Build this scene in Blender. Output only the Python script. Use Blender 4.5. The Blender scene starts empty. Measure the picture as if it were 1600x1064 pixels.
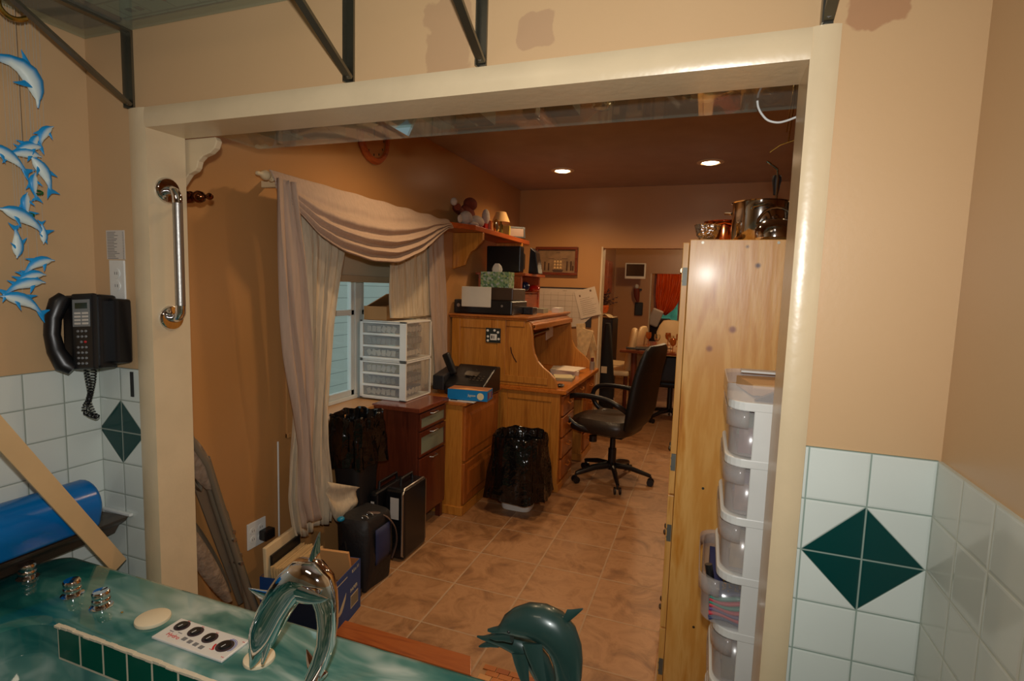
import bpy, bmesh, math, random
from mathutils import Vector, Matrix, noise
random.seed(7)
sc = bpy.context.scene
COL = sc.collection
PI = math.pi

# ---------------------------------------------------------------- camera
cam_d = bpy.data.cameras.new('camera'); cam = bpy.data.objects.new('camera', cam_d); COL.objects.link(cam)
cam_d.sensor_width = 36.0; cam_d.lens = 835.03 / 1600 * 36.0
cam_d.clip_start = 0.02; cam_d.clip_end = 60
def _cam():
    a, b, c = 0.34506, 0.09836, 0.0307
    Ry = Matrix(((math.cos(a),0,math.sin(a)),(0,1,0),(-math.sin(a),0,math.cos(a))))
    Rx = Matrix(((1,0,0),(0,math.cos(b),-math.sin(b)),(0,math.sin(b),math.cos(b))))
    Rz = Matrix(((math.cos(c),-math.sin(c),0),(math.sin(c),math.cos(c),0),(0,0,1)))
    M = Rz @ Rx @ Ry
    w = lambda r: Vector((r[0], r[2], -r[1]))
    r, d, f = w(M[0]), w(M[1]), w(M[2])
    m = Matrix((r, -d, -f)).transposed().to_4x4(); m.translation = Vector((0, 0, 1.5))
    return m, f
cam.matrix_world, FWD = _cam()
sc.camera = cam

# ---------------------------------------------------------------- light and exposure
sc.view_settings.view_transform = 'Standard'; sc.view_settings.look = 'None'
sc.view_settings.gamma = 1; sc.view_settings.exposure = 0.0
sc.view_settings.use_curve_mapping = False
W = bpy.data.worlds.new('world'); sc.world = W; W.use_nodes = True
W.node_tree.nodes['Background'].inputs[0].default_value = (0.68, 0.78, 0.8, 1)
W.node_tree.nodes['Background'].inputs[1].default_value = 1.1
def lamp(name, kind, loc, energy, color, **k):
    d = bpy.data.lights.new(name, kind); d.energy = energy; d.color = color
    for a, v in k.items(): setattr(d, a, v)
    o = bpy.data.objects.new(name, d); COL.objects.link(o); o.location = loc
    return o
def aim(o, d): o.rotation_euler = Vector(d).to_track_quat('-Z', 'Y').to_euler()
# the camera's own flash, just above the lens
fl = lamp('camera_flash', 'SPOT', (-0.01, 0.0, 1.63), 64, (1.0, 0.98, 0.94), spot_size=math.radians(150), spot_blend=1.0, shadow_soft_size=0.022)
aim(fl, (-0.5, 1.0, 0.0))
# recessed ceiling lamps of the office; nearer pair added unseen to brighten the room
for x, y in ((-1.195, 4.446), (-0.034, 4.398), (-1.15, 2.45), (-0.25, 2.45)):
    l = lamp('recessed_and_fill_lamp', 'SPOT', (x, y, 2.47), 54 if y > 4 else 42, (1.0, 0.68, 0.38), spot_size=math.radians(150), spot_blend=0.7, shadow_soft_size=0.045)
# lamps of the dining room and the living room behind it, and an added bathroom fill
lamp('dining_lamp', 'POINT', (-0.3, 6.6, 2.2), 38, (1.0, 0.70, 0.38), shadow_soft_size=0.08)
lamp('living_lamp', 'POINT', (-0.3, 10.6, 2.2), 15, (1.0, 0.64, 0.34), shadow_soft_size=0.08)
l = lamp('bathroom_fill', 'AREA', (-0.9, -0.3, 2.47), 3.2, (1.0, 0.80, 0.58), shape='RECTANGLE', size=0.6, size_y=0.3)

# ---------------------------------------------------------------- mesh builder
class MB:
    def __init__(s): s.v = []; s.f = []; s.mi = []; s.m = 0; s.col = {}
    def add(s, vs, fs, m=None):
        n = len(s.v); s.v += [Vector(p) for p in vs]; s.f += [tuple(i + n for i in f) for f in fs]; s.mi += [s.m if m is None else m] * len(fs)
        return n
    def box(s, x0, x1, y0, y1, z0, z1, m=None):
        x0, x1 = min(x0,x1), max(x0,x1); y0, y1 = min(y0,y1), max(y0,y1); z0, z1 = min(z0,z1), max(z0,z1)
        vs = [(x0,y0,z0),(x1,y0,z0),(x1,y1,z0),(x0,y1,z0),(x0,y0,z1),(x1,y0,z1),(x1,y1,z1),(x0,y1,z1)]
        s.add(vs, [(0,3,2,1),(4,5,6,7),(0,1,5,4),(1,2,6,5),(2,3,7,6),(3,0,4,7)], m); return s
    def obox(s, c, sx, sy, sz, rot, m=None):
        R = rot.to_matrix() if hasattr(rot, 'to_matrix') else rot
        vs = []
        for z in (-1,1):
            for x, y in ((-1,-1),(1,-1),(1,1),(-1,1)): vs.append(Vector(c) + R @ Vector((x*sx/2, y*sy/2, z*sz/2)))
        s.add(vs, [(0,3,2,1),(4,5,6,7),(0,1,5,4),(1,2,6,5),(2,3,7,6),(3,0,4,7)], m); return s
    def prism(s, pts, axis, a, b, m=None):
        # pts 2D polygon; axis 'x': (y,z), 'y': (x,z), 'z': (x,y)
        def P(p, t): return {'x': (t, p[0], p[1]), 'y': (p[0], t, p[1]), 'z': (p[0], p[1], t)}[axis]
        n = len(pts); vs = [P(p, a) for p in pts] + [P(p, b) for p in pts]
        s.add(vs, [tuple(range(n))[::-1], tuple(range(n, 2*n))] + [(i, (i+1) % n, (i+1) % n + n, i + n) for i in range(n)], m); return s
    def tube(s, pts, r, n=10, cap=True, m=None, closed=False):
        pts = [Vector(p) for p in pts]; k = len(pts); rs = r if isinstance(r, list) else [r]*k
        up = None; rings = []
        for i, p in enumerate(pts):
            if closed: t = (pts[(i+1) % k] - pts[i-1]).normalized()
            else: t = (pts[min(i+1,k-1)] - pts[max(i-1,0)]).normalized()
            if up is None:
                up = t.orthogonal().normalized()
            up = (up - t * up.dot(t))
            up = up.normalized() if up.length > 1e-6 else t.orthogonal().normalized()
            b = t.cross(up)
            rr = rs[i]; ra, rb = rr if isinstance(rr, tuple) else (rr, rr)
            rings.append([p + up*ra*math.cos(2*PI*j/n) + b*rb*math.sin(2*PI*j/n) for j in range(n)])
        return s.loft(rings, cap and not closed, m, closed)
    def loft(s, rings, cap=True, m=None, closed=False):
        n = len(rings[0]); k = len(rings); vs = [p for r in rings for p in r]; fs = []
        for i in range(k if closed else k-1):
            a = i*n; b = ((i+1) % k)*n
            for j in range(n): fs.append((a+j, a+(j+1) % n, b+(j+1) % n, b+j))
        if cap: fs += [tuple(range(n))[::-1]] + ([] if cap == 'bottom' else [tuple(range((k-1)*n, k*n))])
        s.add(vs, fs, m); return s
    def cyl(s, a, b, r, n=20, m=None, r2=None): return s.tube([a, b], [r, r if r2 is None else r2], n, True, m)
    def lathe(s, c, prof, axis='z', n=24, m=None, cap=True):
        c = Vector(c); rings = []
        for r, h in prof:
            ring = []
            for j in range(n):
                a = 2*PI*j/n; u, v = max(r,1e-5)*math.cos(a), max(r,1e-5)*math.sin(a)
                ring.append(c + Vector({'z': (u, v, h), 'x': (h, u, v), 'y': (v, h, u)}[axis]))
            rings.append(ring)
        return s.loft(rings, cap, m)
    def ball(s, c, r, n=16, k=10, m=None):
        r = r if isinstance(r, (tuple, list)) else (r, r, r); c = Vector(c); rings = []
        for i in range(k+1):
            t = PI*i/k; q = max(math.sin(t), 1e-3)
            rings.append([c + Vector((r[0]*q*math.cos(2*PI*j/n), r[1]*q*math.sin(2*PI*j/n), -r[2]*math.cos(t))) for j in range(n)])
        return s.loft(rings, True, m)
    def grid(s, fn, nu, nv, m=None, thick=0.0):
        vs = [fn(i/nu, j/nv) for j in range(nv+1) for i in range(nu+1)]
        fs = [(j*(nu+1)+i, j*(nu+1)+i+1, (j+1)*(nu+1)+i+1, (j+1)*(nu+1)+i) for j in range(nv) for i in range(nu)]
        s.add(vs, fs, m); return s
    def xf(s, M, i0=0):
        for i in range(i0, len(s.v)): s.v[i] = M @ s.v[i]
        return s
    def text(s, body, size, M, m=None, depth=0.0006, align='CENTER'):
        cu = bpy.data.curves.new('t', 'FONT'); cu.body = body; cu.size = size; cu.extrude = depth; cu.align_x = align; cu.align_y = 'CENTER'; cu.resolution_u = 2
        o = bpy.data.objects.new('t', cu); COL.objects.link(o)
        me = bpy.data.meshes.new_from_object(o)
        s.add([M @ v.co for v in me.vertices], [tuple(p.vertices) for p in me.polygons], m)
        bpy.data.objects.remove(o); bpy.data.curves.remove(cu); bpy.data.meshes.remove(me)
        return s
    def build(s, name, mats, parent=None, smooth=False, bevel=0, local=False, subdiv=0, solid=0, label=None, loc=None, seg=2, weld=False):
        base = Vector((0,0,0))
        if parent is not None and not local: base = parent_base(parent)
        if parent is None:
            if loc is None:
                xs = [p.x for p in s.v]; ys = [p.y for p in s.v]; zs = [p.z for p in s.v]
                base = Vector(((min(xs)+max(xs))/2, (min(ys)+max(ys))/2, min(zs)))
            else: base = Vector(loc)
        me = bpy.data.meshes.new(name)
        me.from_pydata([p - base for p in s.v], [], s.f)
        mats = mats if isinstance(mats, (list, tuple)) else [mats]
        for mt in mats: me.materials.append(mt)
        me.polygons.foreach_set('material_index', s.mi)
        if s.col:
            ca = me.color_attributes.new('Col', 'FLOAT_COLOR', 'POINT')
            for i, c in s.col.items(): ca.data[i].color = (c[0], c[1], c[2], 1)
        bm = bmesh.new(); bm.from_mesh(me)
        if weld: bmesh.ops.remove_doubles(bm, verts=bm.verts, dist=1e-5)
        bmesh.ops.recalc_face_normals(bm, faces=bm.faces); bm.to_mesh(me); bm.free()
        o = bpy.data.objects.new(name, me); COL.objects.link(o)
        if smooth:
            me.polygons.foreach_set('use_smooth', [True]*len(me.polygons))
            if not subdiv:
                try: me.set_sharp_from_angle(angle=math.radians(40))
                except Exception: pass
        if parent is None: o.location = base
        else: o.parent = parent
        if solid:
            q = o.modifiers.new('s', 'SOLIDIFY'); q.thickness = solid; q.offset = 0
        if bevel:
            q = o.modifiers.new('b', 'BEVEL'); q.width = bevel; q.segments = seg; q.limit_method = 'ANGLE'; q.angle_limit = math.radians(40)
        if subdiv:
            q = o.modifiers.new('u', 'SUBSURF'); q.levels = subdiv; q.render_levels = subdiv
        if label: o['label'] = label
        return o
def parent_base(p):
    b = Vector((0,0,0))
    while p is not None: b += p.location; p = p.parent
    return b
def tag(o, label=None, cat=None, group=None, kind=None):
    for k, v in (('label', label), ('category', cat), ('group', group), ('kind', kind)):
        if v: o[k] = v
    return o
def thing(name, label, cat, loc, rz=0, group=None):
    o = bpy.data.objects.new(name, None); COL.objects.link(o); o.location = loc; o.rotation_euler = (0, 0, rz); o.empty_display_size = 0.05
    return tag(o, label, cat, group)
def struct(o): o['kind'] = 'structure'; return o
def kids(o): return [c for c in bpy.data.objects if c.parent == o]
def copy_tree(o, parent=None):
    c = o.copy(); COL.objects.link(c)
    if parent is not None: c.parent = parent
    for ch in kids(o): copy_tree(ch, c)
    return c
def V(*a): return Vector(a)
def srgb(r, g, b):
    f = lambda c: (c/255/12.92) if c/255 <= 0.04045 else ((c/255+0.055)/1.055)**2.4
    return (f(r), f(g), f(b), 1)

def crv(pts, k=6):
    P = [Vector(p) for p in pts]; out = []
    for i in range(len(P)-1):
        a, b, c, d = P[max(i-1,0)], P[i], P[i+1], P[min(i+2,len(P)-1)]
        for j in range(k):
            t = j/k; out.append(0.5*((2*b)+(c-a)*t+(2*a-5*b+4*c-d)*t*t+(3*b-a-3*c+d)*t**3))
    return out + [P[-1]]
# ---------------------------------------------------------------- materials
def newmat(name):
    m = bpy.data.materials.new(name); m.use_nodes = True; nt = m.node_tree
    return m, nt, nt.nodes['Principled BSDF']
def N(nt, t, **k):
    n = nt.nodes.new(t)
    for a, v in k.items(): setattr(n, a, v)
    return n
def ramp(nt, fac, stops):
    r = N(nt, 'ShaderNodeValToRGB'); e = r.color_ramp.elements
    e[0].position, e[0].color = stops[0]; e[1].position, e[1].color = stops[-1]
    for p, c in stops[1:-1]:
        x = e.new(p); x.color = c
    nt.links.new(fac, r.inputs[0]); return r
def tex_co(nt, scale=(1,1,1), rot=(0,0,0)):
    tc = N(nt, 'ShaderNodeTexCoord'); mp = N(nt, 'ShaderNodeMapping')
    mp.inputs['Scale'].default_value = scale; mp.inputs['Rotation'].default_value = rot
    nt.links.new(tc.outputs['Object'], mp.inputs[0]); return mp.outputs[0]
def bump(nt, bs, h, strength=0.2, dist=0.01):
    b = N(nt, 'ShaderNodeBump'); b.inputs['Strength'].default_value = strength; b.inputs['Distance'].default_value = dist
    nt.links.new(h, b.inputs['Height']); nt.links.new(b.outputs[0], bs.inputs['Normal'])
def mix(c1, c2, t): return tuple(c1[i]*(1-t)+c2[i]*t for i in range(3)) + (1,)
def plain(name, c, rough=0.5, metal=0, var=0.06, nscale=6, bmp=0, bscale=40, **k):
    m, nt, bs = newmat(name)
    co = tex_co(nt); n = N(nt, 'ShaderNodeTexNoise'); n.inputs['Scale'].default_value = nscale; n.inputs['Detail'].default_value = 4
    nt.links.new(co, n.inputs[0])
    r = ramp(nt, n.outputs[0], [(0.3, mix(c, (0,0,0), var)), (0.7, tuple(min(1, q*(1+var)) for q in c[:3]) + (1,))])
    nt.links.new(r.outputs[0], bs.inputs['Base Color'])
    bs.inputs['Roughness'].default_value = rough; bs.inputs['Metallic'].default_value = metal
    for a, v in k.items():
        bs.inputs[a.replace('_', ' ')].default_value = v
    if bmp:
        n2 = N(nt, 'ShaderNodeTexNoise'); n2.inputs['Scale'].default_value = bscale; nt.links.new(co, n2.inputs[0]); bump(nt, bs, n2.outputs[0], bmp)
    return m
def wood(name, c1, c2, rough=0.4, axis='z', scale=1.0, knots=None, stretch=14, coat=0.2, dark=None):
    m, nt, bs = newmat(name)
    sc_ = {'x': (1, stretch, stretch), 'y': (stretch, 1, stretch), 'z': (stretch, stretch, 1)}[axis]
    co = tex_co(nt, tuple(s*scale for s in sc_))
    n1 = N(nt, 'ShaderNodeTexNoise'); n1.inputs['Scale'].default_value = 1.2; n1.inputs['Detail'].default_value = 6; n1.inputs['Distortion'].default_value = 1.2
    nt.links.new(co, n1.inputs[0])
    n2 = N(nt, 'ShaderNodeTexNoise'); n2.inputs['Scale'].default_value = 8; n2.inputs['Detail'].default_value = 3; nt.links.new(co, n2.inputs[0])
    mx = N(nt, 'ShaderNodeMath', operation='MULTIPLY_ADD'); nt.links.new(n2.outputs[0], mx.inputs[0]); mx.inputs[1].default_value = 0.3; nt.links.new(n1.outputs[0], mx.inputs[2])
    d = dark or mix(c1, (0,0,0), 0.25)
    r = ramp(nt, mx.outputs[0], [(0.42, d), (0.51, c1), (0.62, c2), (0.76, mix(c1, c2, 0.3))])
    out = r.outputs[0]
    if knots:
        tc = N(nt, 'ShaderNodeTexCoord')
        for (p, rad, kc) in knots:
            vm = N(nt, 'ShaderNodeVectorMath', operation='DISTANCE'); nt.links.new(tc.outputs['Object'], vm.inputs[0]); vm.inputs[1].default_value = p
            rr = ramp(nt, vm.outputs['Value'], [(rad*0.6, (1,1,1,1)), (rad*1.3, (0,0,0,1))])
            mm = N(nt, 'ShaderNodeMix', data_type='RGBA'); nt.links.new(rr.outputs[0], mm.inputs[0]); nt.links.new(out, mm.inputs[6]); mm.inputs[7].default_value = kc
            out = mm.outputs[2]
    nt.links.new(out, bs.inputs['Base Color']); bs.inputs['Roughness'].default_value = rough; bs.inputs['Coat Weight'].default_value = coat; bs.inputs['Coat Roughness'].default_value = 0.15
    bump(nt, bs, n2.outputs[0], 0.06)
    return m
def glassy(name, c, rough=0.05, trans=1.0, alpha=1.0, ior=1.45):
    # thin clear sheet: tinted see-through layer, a share of milky diffuse, and a Fresnel reflection
    m, nt, bs = newmat(name); out = nt.nodes['Material Output']
    if ior > 1.5:
        bs.inputs['Base Color'].default_value = c; bs.inputs['Roughness'].default_value = rough; bs.inputs['Transmission Weight'].default_value = trans; bs.inputs['IOR'].default_value = ior; return m
    tp = N(nt, 'ShaderNodeBsdfTransparent'); tp.inputs[0].default_value = c
    bs.inputs['Base Color'].default_value = c; bs.inputs['Roughness'].default_value = 0.4
    mx = N(nt, 'ShaderNodeMixShader'); mx.inputs[0].default_value = 1-trans; nt.links.new(tp.outputs[0], mx.inputs[1]); nt.links.new(bs.outputs[0], mx.inputs[2])
    gl = N(nt, 'ShaderNodeBsdfGlossy'); gl.inputs['Roughness'].default_value = rough; fr = N(nt, 'ShaderNodeFresnel'); fr.inputs[0].default_value = ior
    ge = N(nt, 'ShaderNodeNewGeometry'); iv = N(nt, 'ShaderNodeMath', operation='SUBTRACT'); iv.inputs[0].default_value = 1; nt.links.new(ge.outputs['Backfacing'], iv.inputs[1]); fm = N(nt, 'ShaderNodeMath', operation='MULTIPLY'); nt.links.new(fr.outputs[0], fm.inputs[0]); nt.links.new(iv.outputs[0], fm.inputs[1])
    m2 = N(nt, 'ShaderNodeMixShader'); nt.links.new(fm.outputs[0], m2.inputs[0]); nt.links.new(mx.outputs[0], m2.inputs[1]); nt.links.new(gl.outputs[0], m2.inputs[2])
    nt.links.new(m2.outputs[0], out.inputs[0]); return m
def emit(name, c, s):
    m, nt, bs = newmat(name); bs.inputs['Base Color'].default_value = c; bs.inputs['Emission Color'].default_value = c; bs.inputs['Emission Strength'].default_value = s
    return m
def tiles(name, ax, org, s, tile_c, grout_c, gw=0.0028, diamond=None, green=None, rough=0.12):
    # ax: indices of the two world axes; origin in world metres (object sits at the world origin)
    m, nt, bs = newmat(name)
    tc = N(nt, 'ShaderNodeTexCoord'); sp = N(nt, 'ShaderNodeSeparateXYZ'); nt.links.new(tc.outputs['Object'], sp.inputs[0])
    def M(op, a, b=None, c=None):
        n = N(nt, 'ShaderNodeMath', operation=op)
        for i, v in enumerate((a, b, c)):
            if v is None: continue
            if isinstance(v, (int, float)): n.inputs[i].default_value = v
            else: nt.links.new(v, n.inputs[i])
        return n.outputs[0]
    ds = []; 
    for k in (0, 1):
        u = M('DIVIDE', M('SUBTRACT', sp.outputs[ax[k]], org[k]), s)
        fr = M('SUBTRACT', u, M('ROUND', u)); ds.append(M('MULTIPLY', M('ABSOLUTE', fr), s))
    d = M('MINIMUM', ds[0], ds[1])
    if diamond:
        dx = M('ABSOLUTE', M('SUBTRACT', sp.outputs[ax[0]], diamond[0])); dz = M('ABSOLUTE', M('SUBTRACT', sp.outputs[ax[1]], diamond[1]))
        e = M('SUBTRACT', M('ADD', dx, dz), diamond[2])
        ins = M('LESS_THAN', e, 0.0)
        d = M('MINIMUM', d, M('MAXIMUM', M('MULTIPLY', M('ABSOLUTE', e), 1.6), 0.0))
    g = N(nt, 'ShaderNodeMapRange'); g.inputs[1].default_value = gw*0.35; g.inputs[2].default_value = gw; nt.links.new(d, g.inputs[0])
    n = N(nt, 'ShaderNodeTexNoise'); n.inputs['Scale'].default_value = 5; nt.links.new(tc.outputs['Object'], n.inputs[0])
    r = ramp(nt, n.outputs[0], [(0.35, mix(tile_c, (0,0,0), 0.05)), (0.65, tile_c)]); c = r.outputs[0]
    if diamond:
        mm = N(nt, 'ShaderNodeMix', data_type='RGBA'); nt.links.new(ins, mm.inputs[0]); nt.links.new(c, mm.inputs[6]); mm.inputs[7].default_value = green; c = mm.outputs[2]
    mg = N(nt, 'ShaderNodeMix', data_type='RGBA'); nt.links.new(g.outputs[0], mg.inputs[0]); mg.inputs[6].default_value = grout_c; nt.links.new(c, mg.inputs[7])
    nt.links.new(mg.outputs[2], bs.inputs['Base Color'])
    rr = N(nt, 'ShaderNodeMapRange'); rr.inputs[3].default_value = 0.8; rr.inputs[4].default_value = rough; nt.links.new(g.outputs[0], rr.inputs[0]); nt.links.new(rr.outputs[0], bs.inputs['Roughness'])
    bs.inputs['Specular IOR Level'].default_value = 0.35
    h = N(nt, 'ShaderNodeMapRange'); h.inputs[1].default_value = 0; h.inputs[2].default_value = gw*2.2; nt.links.new(d, h.inputs[0]); bump(nt, bs, h.outputs[0], 0.5, 0.002)
    return m
def wallpaint(name, c, patches=(), rough=0.38):
    m, nt, bs = newmat(name)
    tc = N(nt, 'ShaderNodeTexCoord'); n = N(nt, 'ShaderNodeTexNoise'); n.inputs['Scale'].default_value = 1.6; n.inputs['Detail'].default_value = 3; nt.links.new(tc.outputs['Object'], n.inputs[0])
    r = ramp(nt, n.outputs[0], [(0.3, mix(c, (0,0,0), 0.05)), (0.7, mix(c, (1,1,1), 0.02))]); out = r.outputs[0]
    n3 = N(nt, 'ShaderNodeTexNoise'); n3.inputs['Scale'].default_value = 22; n3.inputs['Detail'].default_value = 3; nt.links.new(tc.outputs['Object'], n3.inputs[0])
    for (p, size, pc) in patches:   # touch-up paint with a ragged edge
        mp = N(nt, 'ShaderNodeMapping', vector_type='TEXTURE'); mp.inputs['Location'].default_value = p; mp.inputs['Scale'].default_value = size; nt.links.new(tc.outputs['Object'], mp.inputs[0])
        vm = N(nt, 'ShaderNodeVectorMath', operation='LENGTH'); ab = N(nt, 'ShaderNodeVectorMath', operation='MULTIPLY'); nt.links.new(mp.outputs[0], ab.inputs[0]); nt.links.new(mp.outputs[0], ab.inputs[1])
        nt.links.new(ab.outputs[0], vm.inputs[0])
        ad = N(nt, 'ShaderNodeMath', operation='MULTIPLY_ADD'); nt.links.new(n3.outputs[0], ad.inputs[0]); ad.inputs[1].default_value = 0.9; nt.links.new(vm.outputs['Value'], ad.inputs[2])
        rr = ramp(nt, ad.outputs[0], [(0.92, (1,1,1,1)), (1.0, (0,0,0,1))])
        rr.color_ramp.elements[1].position = 1.0
        mm = N(nt, 'ShaderNodeMix', data_type='RGBA'); nt.links.new(rr.outputs[0], mm.inputs[0]); nt.links.new(out, mm.inputs[6]); mm.inputs[7].default_value = pc; out = mm.outputs[2]
    nt.links.new(out, bs.inputs['Base Color']); bs.inputs['Roughness'].default_value = rough
    n2 = N(nt, 'ShaderNodeTexNoise'); n2.inputs['Scale'].default_value = 90; nt.links.new(tc.outputs['Object'], n2.inputs[0]); bump(nt, bs, n2.outputs[0], 0.06, 0.004)
    return m

PEACH = srgb(202, 166, 122)
TAN = srgb(184, 132, 76)
TRIMC = srgb(213, 192, 156)
M_near = wallpaint('peach_paint', PEACH, [((-0.62,1.2,2.1),(0.09,1,0.13),srgb(184,148,110)), ((-0.40,1.2,2.08),(0.06,1,0.055),srgb(184,148,112)), ((0.27,1.2,2.06),(0.07,1,0.08),srgb(178,135,98))])
M_office = wallpaint('tan_paint', TAN, rough=0.33)
M_ceil = plain('ceiling_paint', srgb(160, 142, 130), 0.5)
M_trim = plain('casing_paint', TRIMC, 0.3, bmp=0.08, bscale=40, Coat_Weight=0.2, Coat_Roughness=0.25)
TILE = srgb(214, 222, 216); GROUT = srgb(150, 160, 150); GREEN = srgb(8, 62, 60)
M_steel = plain('brushed_steel', srgb(168, 166, 162), 0.42, 1, bmp=0.05, bscale=200)
M_dsteel = plain('zinc_steel', srgb(122, 120, 110), 0.36, 1)
M_chrome = plain('chrome', srgb(225, 225, 228), 0.05, 1, var=0)
M_black = plain('black_plastic', srgb(20, 20, 22), 0.35)
M_blackm = plain('black_leather', srgb(11, 10, 10), 0.48, bmp=0.15, bscale=90)
M_bag = plain('black_bag_plastic', srgb(12, 12, 13), 0.13, bmp=0.9, bscale=22)
M_white = plain('white_plastic', srgb(222, 224, 220), 0.35)
M_paper = plain('white_paper', srgb(205, 198, 188), 0.8)
M_cream = plain('cream_board', srgb(215, 192, 150), 0.6)
M_card = plain('cardboard', srgb(176, 128, 76), 0.75)
M_oak = wood('oak', srgb(170, 106, 34), srgb(194, 130, 50), 0.4)
M_oaky = wood('oak_along', srgb(160, 92, 36), srgb(186, 114, 52), 0.28, axis='y', coat=0.4)
M_oakd = wood('dark_oak', srgb(150, 82, 28), srgb(172, 100, 42), 0.35)
M_brown = wood('cherry', srgb(78, 34, 20), srgb(96, 44, 26), 0.3, coat=0.3)
M_gold = plain('brass', srgb(200, 160, 80), 0.2, 1)
M_redwood = wood('red_shelf_wood', srgb(150, 62, 20), srgb(172, 80, 28), 0.35, axis='y')
# ---------------------------------------------------------------- the rooms
def floor_mat():
    m, nt, bs = newmat('floor_tile')
    tc = N(nt, 'ShaderNodeTexCoord'); sp = N(nt, 'ShaderNodeSeparateXYZ'); nt.links.new(tc.outputs['Object'], sp.inputs[0])
    def M(op, a, b=None):
        n = N(nt, 'ShaderNodeMath', operation=op)
        for i, v in enumerate((a, b)):
            if v is None: continue
            if isinstance(v, (int, float)): n.inputs[i].default_value = v
            else: nt.links.new(v, n.inputs[i])
        return n.outputs[0]
    S = 0.339; ds = []; ids = []
    for k, o in ((0, -1.45), (1, 2.0)):
        u = M('DIVIDE', M('SUBTRACT', sp.outputs[k], o), S); fr = M('SUBTRACT', u, M('ROUND', u)); ds.append(M('MULTIPLY', M('ABSOLUTE', fr), S)); ids.append(M('FLOOR', u))
    d = M('MINIMUM', ds[0], ds[1])
    cb = N(nt, 'ShaderNodeCombineXYZ'); nt.links.new(ids[0], cb.inputs[0]); nt.links.new(ids[1], cb.inputs[1])
    wn = N(nt, 'ShaderNodeTexWhiteNoise'); nt.links.new(cb.outputs[0], wn.inputs[0])
    va = N(nt, 'ShaderNodeVectorMath', operation='MULTIPLY_ADD'); nt.links.new(wn.outputs[1], va.inputs[0]); va.inputs[1].default_value = (9, 9, 9); nt.links.new(tc.outputs['Object'], va.inputs[2])
    n = N(nt, 'ShaderNodeTexNoise'); n.inputs['Scale'].default_value = 7; n.inputs['Detail'].default_value = 8; n.inputs['Distortion'].default_value = 0.8; n.inputs['Roughness'].default_value = 0.62; nt.links.new(va.outputs[0], n.inputs[0])
    ad = N(nt, 'ShaderNodeMath', operation='MULTIPLY_ADD'); nt.links.new(wn.outputs[0], ad.inputs[0]); ad.inputs[1].default_value = 0.1; nt.links.new(n.outputs[0], ad.inputs[2])
    r = ramp(nt, ad.outputs[0], [(0.36, srgb(122, 84, 54)), (0.48, srgb(148, 106, 68)), (0.6, srgb(168, 124, 84)), (0.78, srgb(144, 102, 66))])
    g = N(nt, 'ShaderNodeMapRange'); g.inputs[1].default_value = 0.0022; g.inputs[2].default_value = 0.0045; nt.links.new(d, g.inputs[0])
    mg = N(nt, 'ShaderNodeMix', data_type='RGBA'); nt.links.new(g.outputs[0], mg.inputs[0]); mg.inputs[6].default_value = srgb(168, 140, 110); nt.links.new(r.outputs[0], mg.inputs[7])
    nt.links.new(mg.outputs[2], bs.inputs['Base Color'])
    rr = N(nt, 'ShaderNodeMapRange'); rr.inputs[3].default_value = 0.9; rr.inputs[4].default_value = 0.45; nt.links.new(g.outputs[0], rr.inputs[0]); nt.links.new(rr.outputs[0], bs.inputs['Roughness'])
    h = N(nt, 'ShaderNodeMapRange'); h.inputs[1].default_value = 0.001; h.inputs[2].default_value = 0.008; nt.links.new(d, h.inputs[0]); bump(nt, bs, h.outputs[0], 0.4, 0.003)
    return m
O0 = (0, 0, 0)
def S(name, mb, m, **k): return struct(mb.build(name, m, loc=O0, **k))
S('floor', MB().box(-2.2, 1.6, -1.7, 12.3, -0.1, 0), floor_mat())
S('ceiling', MB().box(-2.2, 1.6, -1.7, 1.26, 2.5, 2.6).box(-2.2, 1.6, 1.26, 5.36, 2.49, 2.6).box(-2.2, 1.6, 5.36, 12.3, 2.49, 2.6), M_ceil)
# wall between bathroom and office, with the wide opening
S('wall_opening', MB().box(-2.1, -1.66, 1.206, 1.322, 0, 2.5).box(0.175, 1.45, 1.206, 1.322, 0, 2.5).box(-1.66, 0.175, 1.206, 1.322, 1.965, 2.5), M_near)
def cas(a, b, y0=1.2, yb=1.33):   # slightly convex moulded face between a and b
    out = []; n = 12
    for i in range(n+1):
        t = i/n; e = 1-abs(2*t-1)**2.2; out.append((a+(b-a)*t, y0-.002-.0045*e))
    return out + [(b, yb), (a, yb)]
S('trim_1', MB().prism(cas(-1.71, -1.639), 'z', 0, 2.012), M_trim, smooth=True)
S('trim_2', MB().prism(cas(0.158, 0.208), 'z', 0, 2.012), M_trim, smooth=True)
S('trim_3', MB().prism([(q[1], q[0]) for q in cas(1.953, 2.012)], 'x', -1.640, 0.159), M_trim, smooth=True)
S('wall_bathroom_left', MB().box(-2.1, -1.908, -1.7, 1.206, 0, 2.5), M_near)
S('wall_bathroom_right', MB().box(0.437, 0.6, -1.7, 1.206, 0, 2.5), M_near)
S('wall_bathroom_back', MB().box(-2.1, 0.6, -1.7, -1.6, 0, 2.5), M_near)
tl1 = tiles('tile_left_return', (0, 2), (-1.908, 1.199), 0.108, TILE, GROUT, diamond=(-1.802, 0.983, 0.107), green=GREEN)
S('trim_4', MB().box(-1.907, -1.711, 1.200, 1.206, 0, 1.199), tl1)
tl2 = tiles('tile_right_return', (0, 2), (0.215, 1.199), 0.108, TILE, srgb(140, 158, 148), gw=0.0022, diamond=(0.3215, 0.983, 0.107), green=GREEN)
S('trim_5', MB().box(0.2085, 0.432, 1.199, 1.206, 0, 1.199), tl2)
tl3 = tiles('tile_left_wall', (1, 2), (1.2, 1.199), 0.108, TILE, GROUT)
S('trim_6', MB().box(-1.908, -1.900, -1.6, 1.2, 0, 1.199), tl3)
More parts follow.
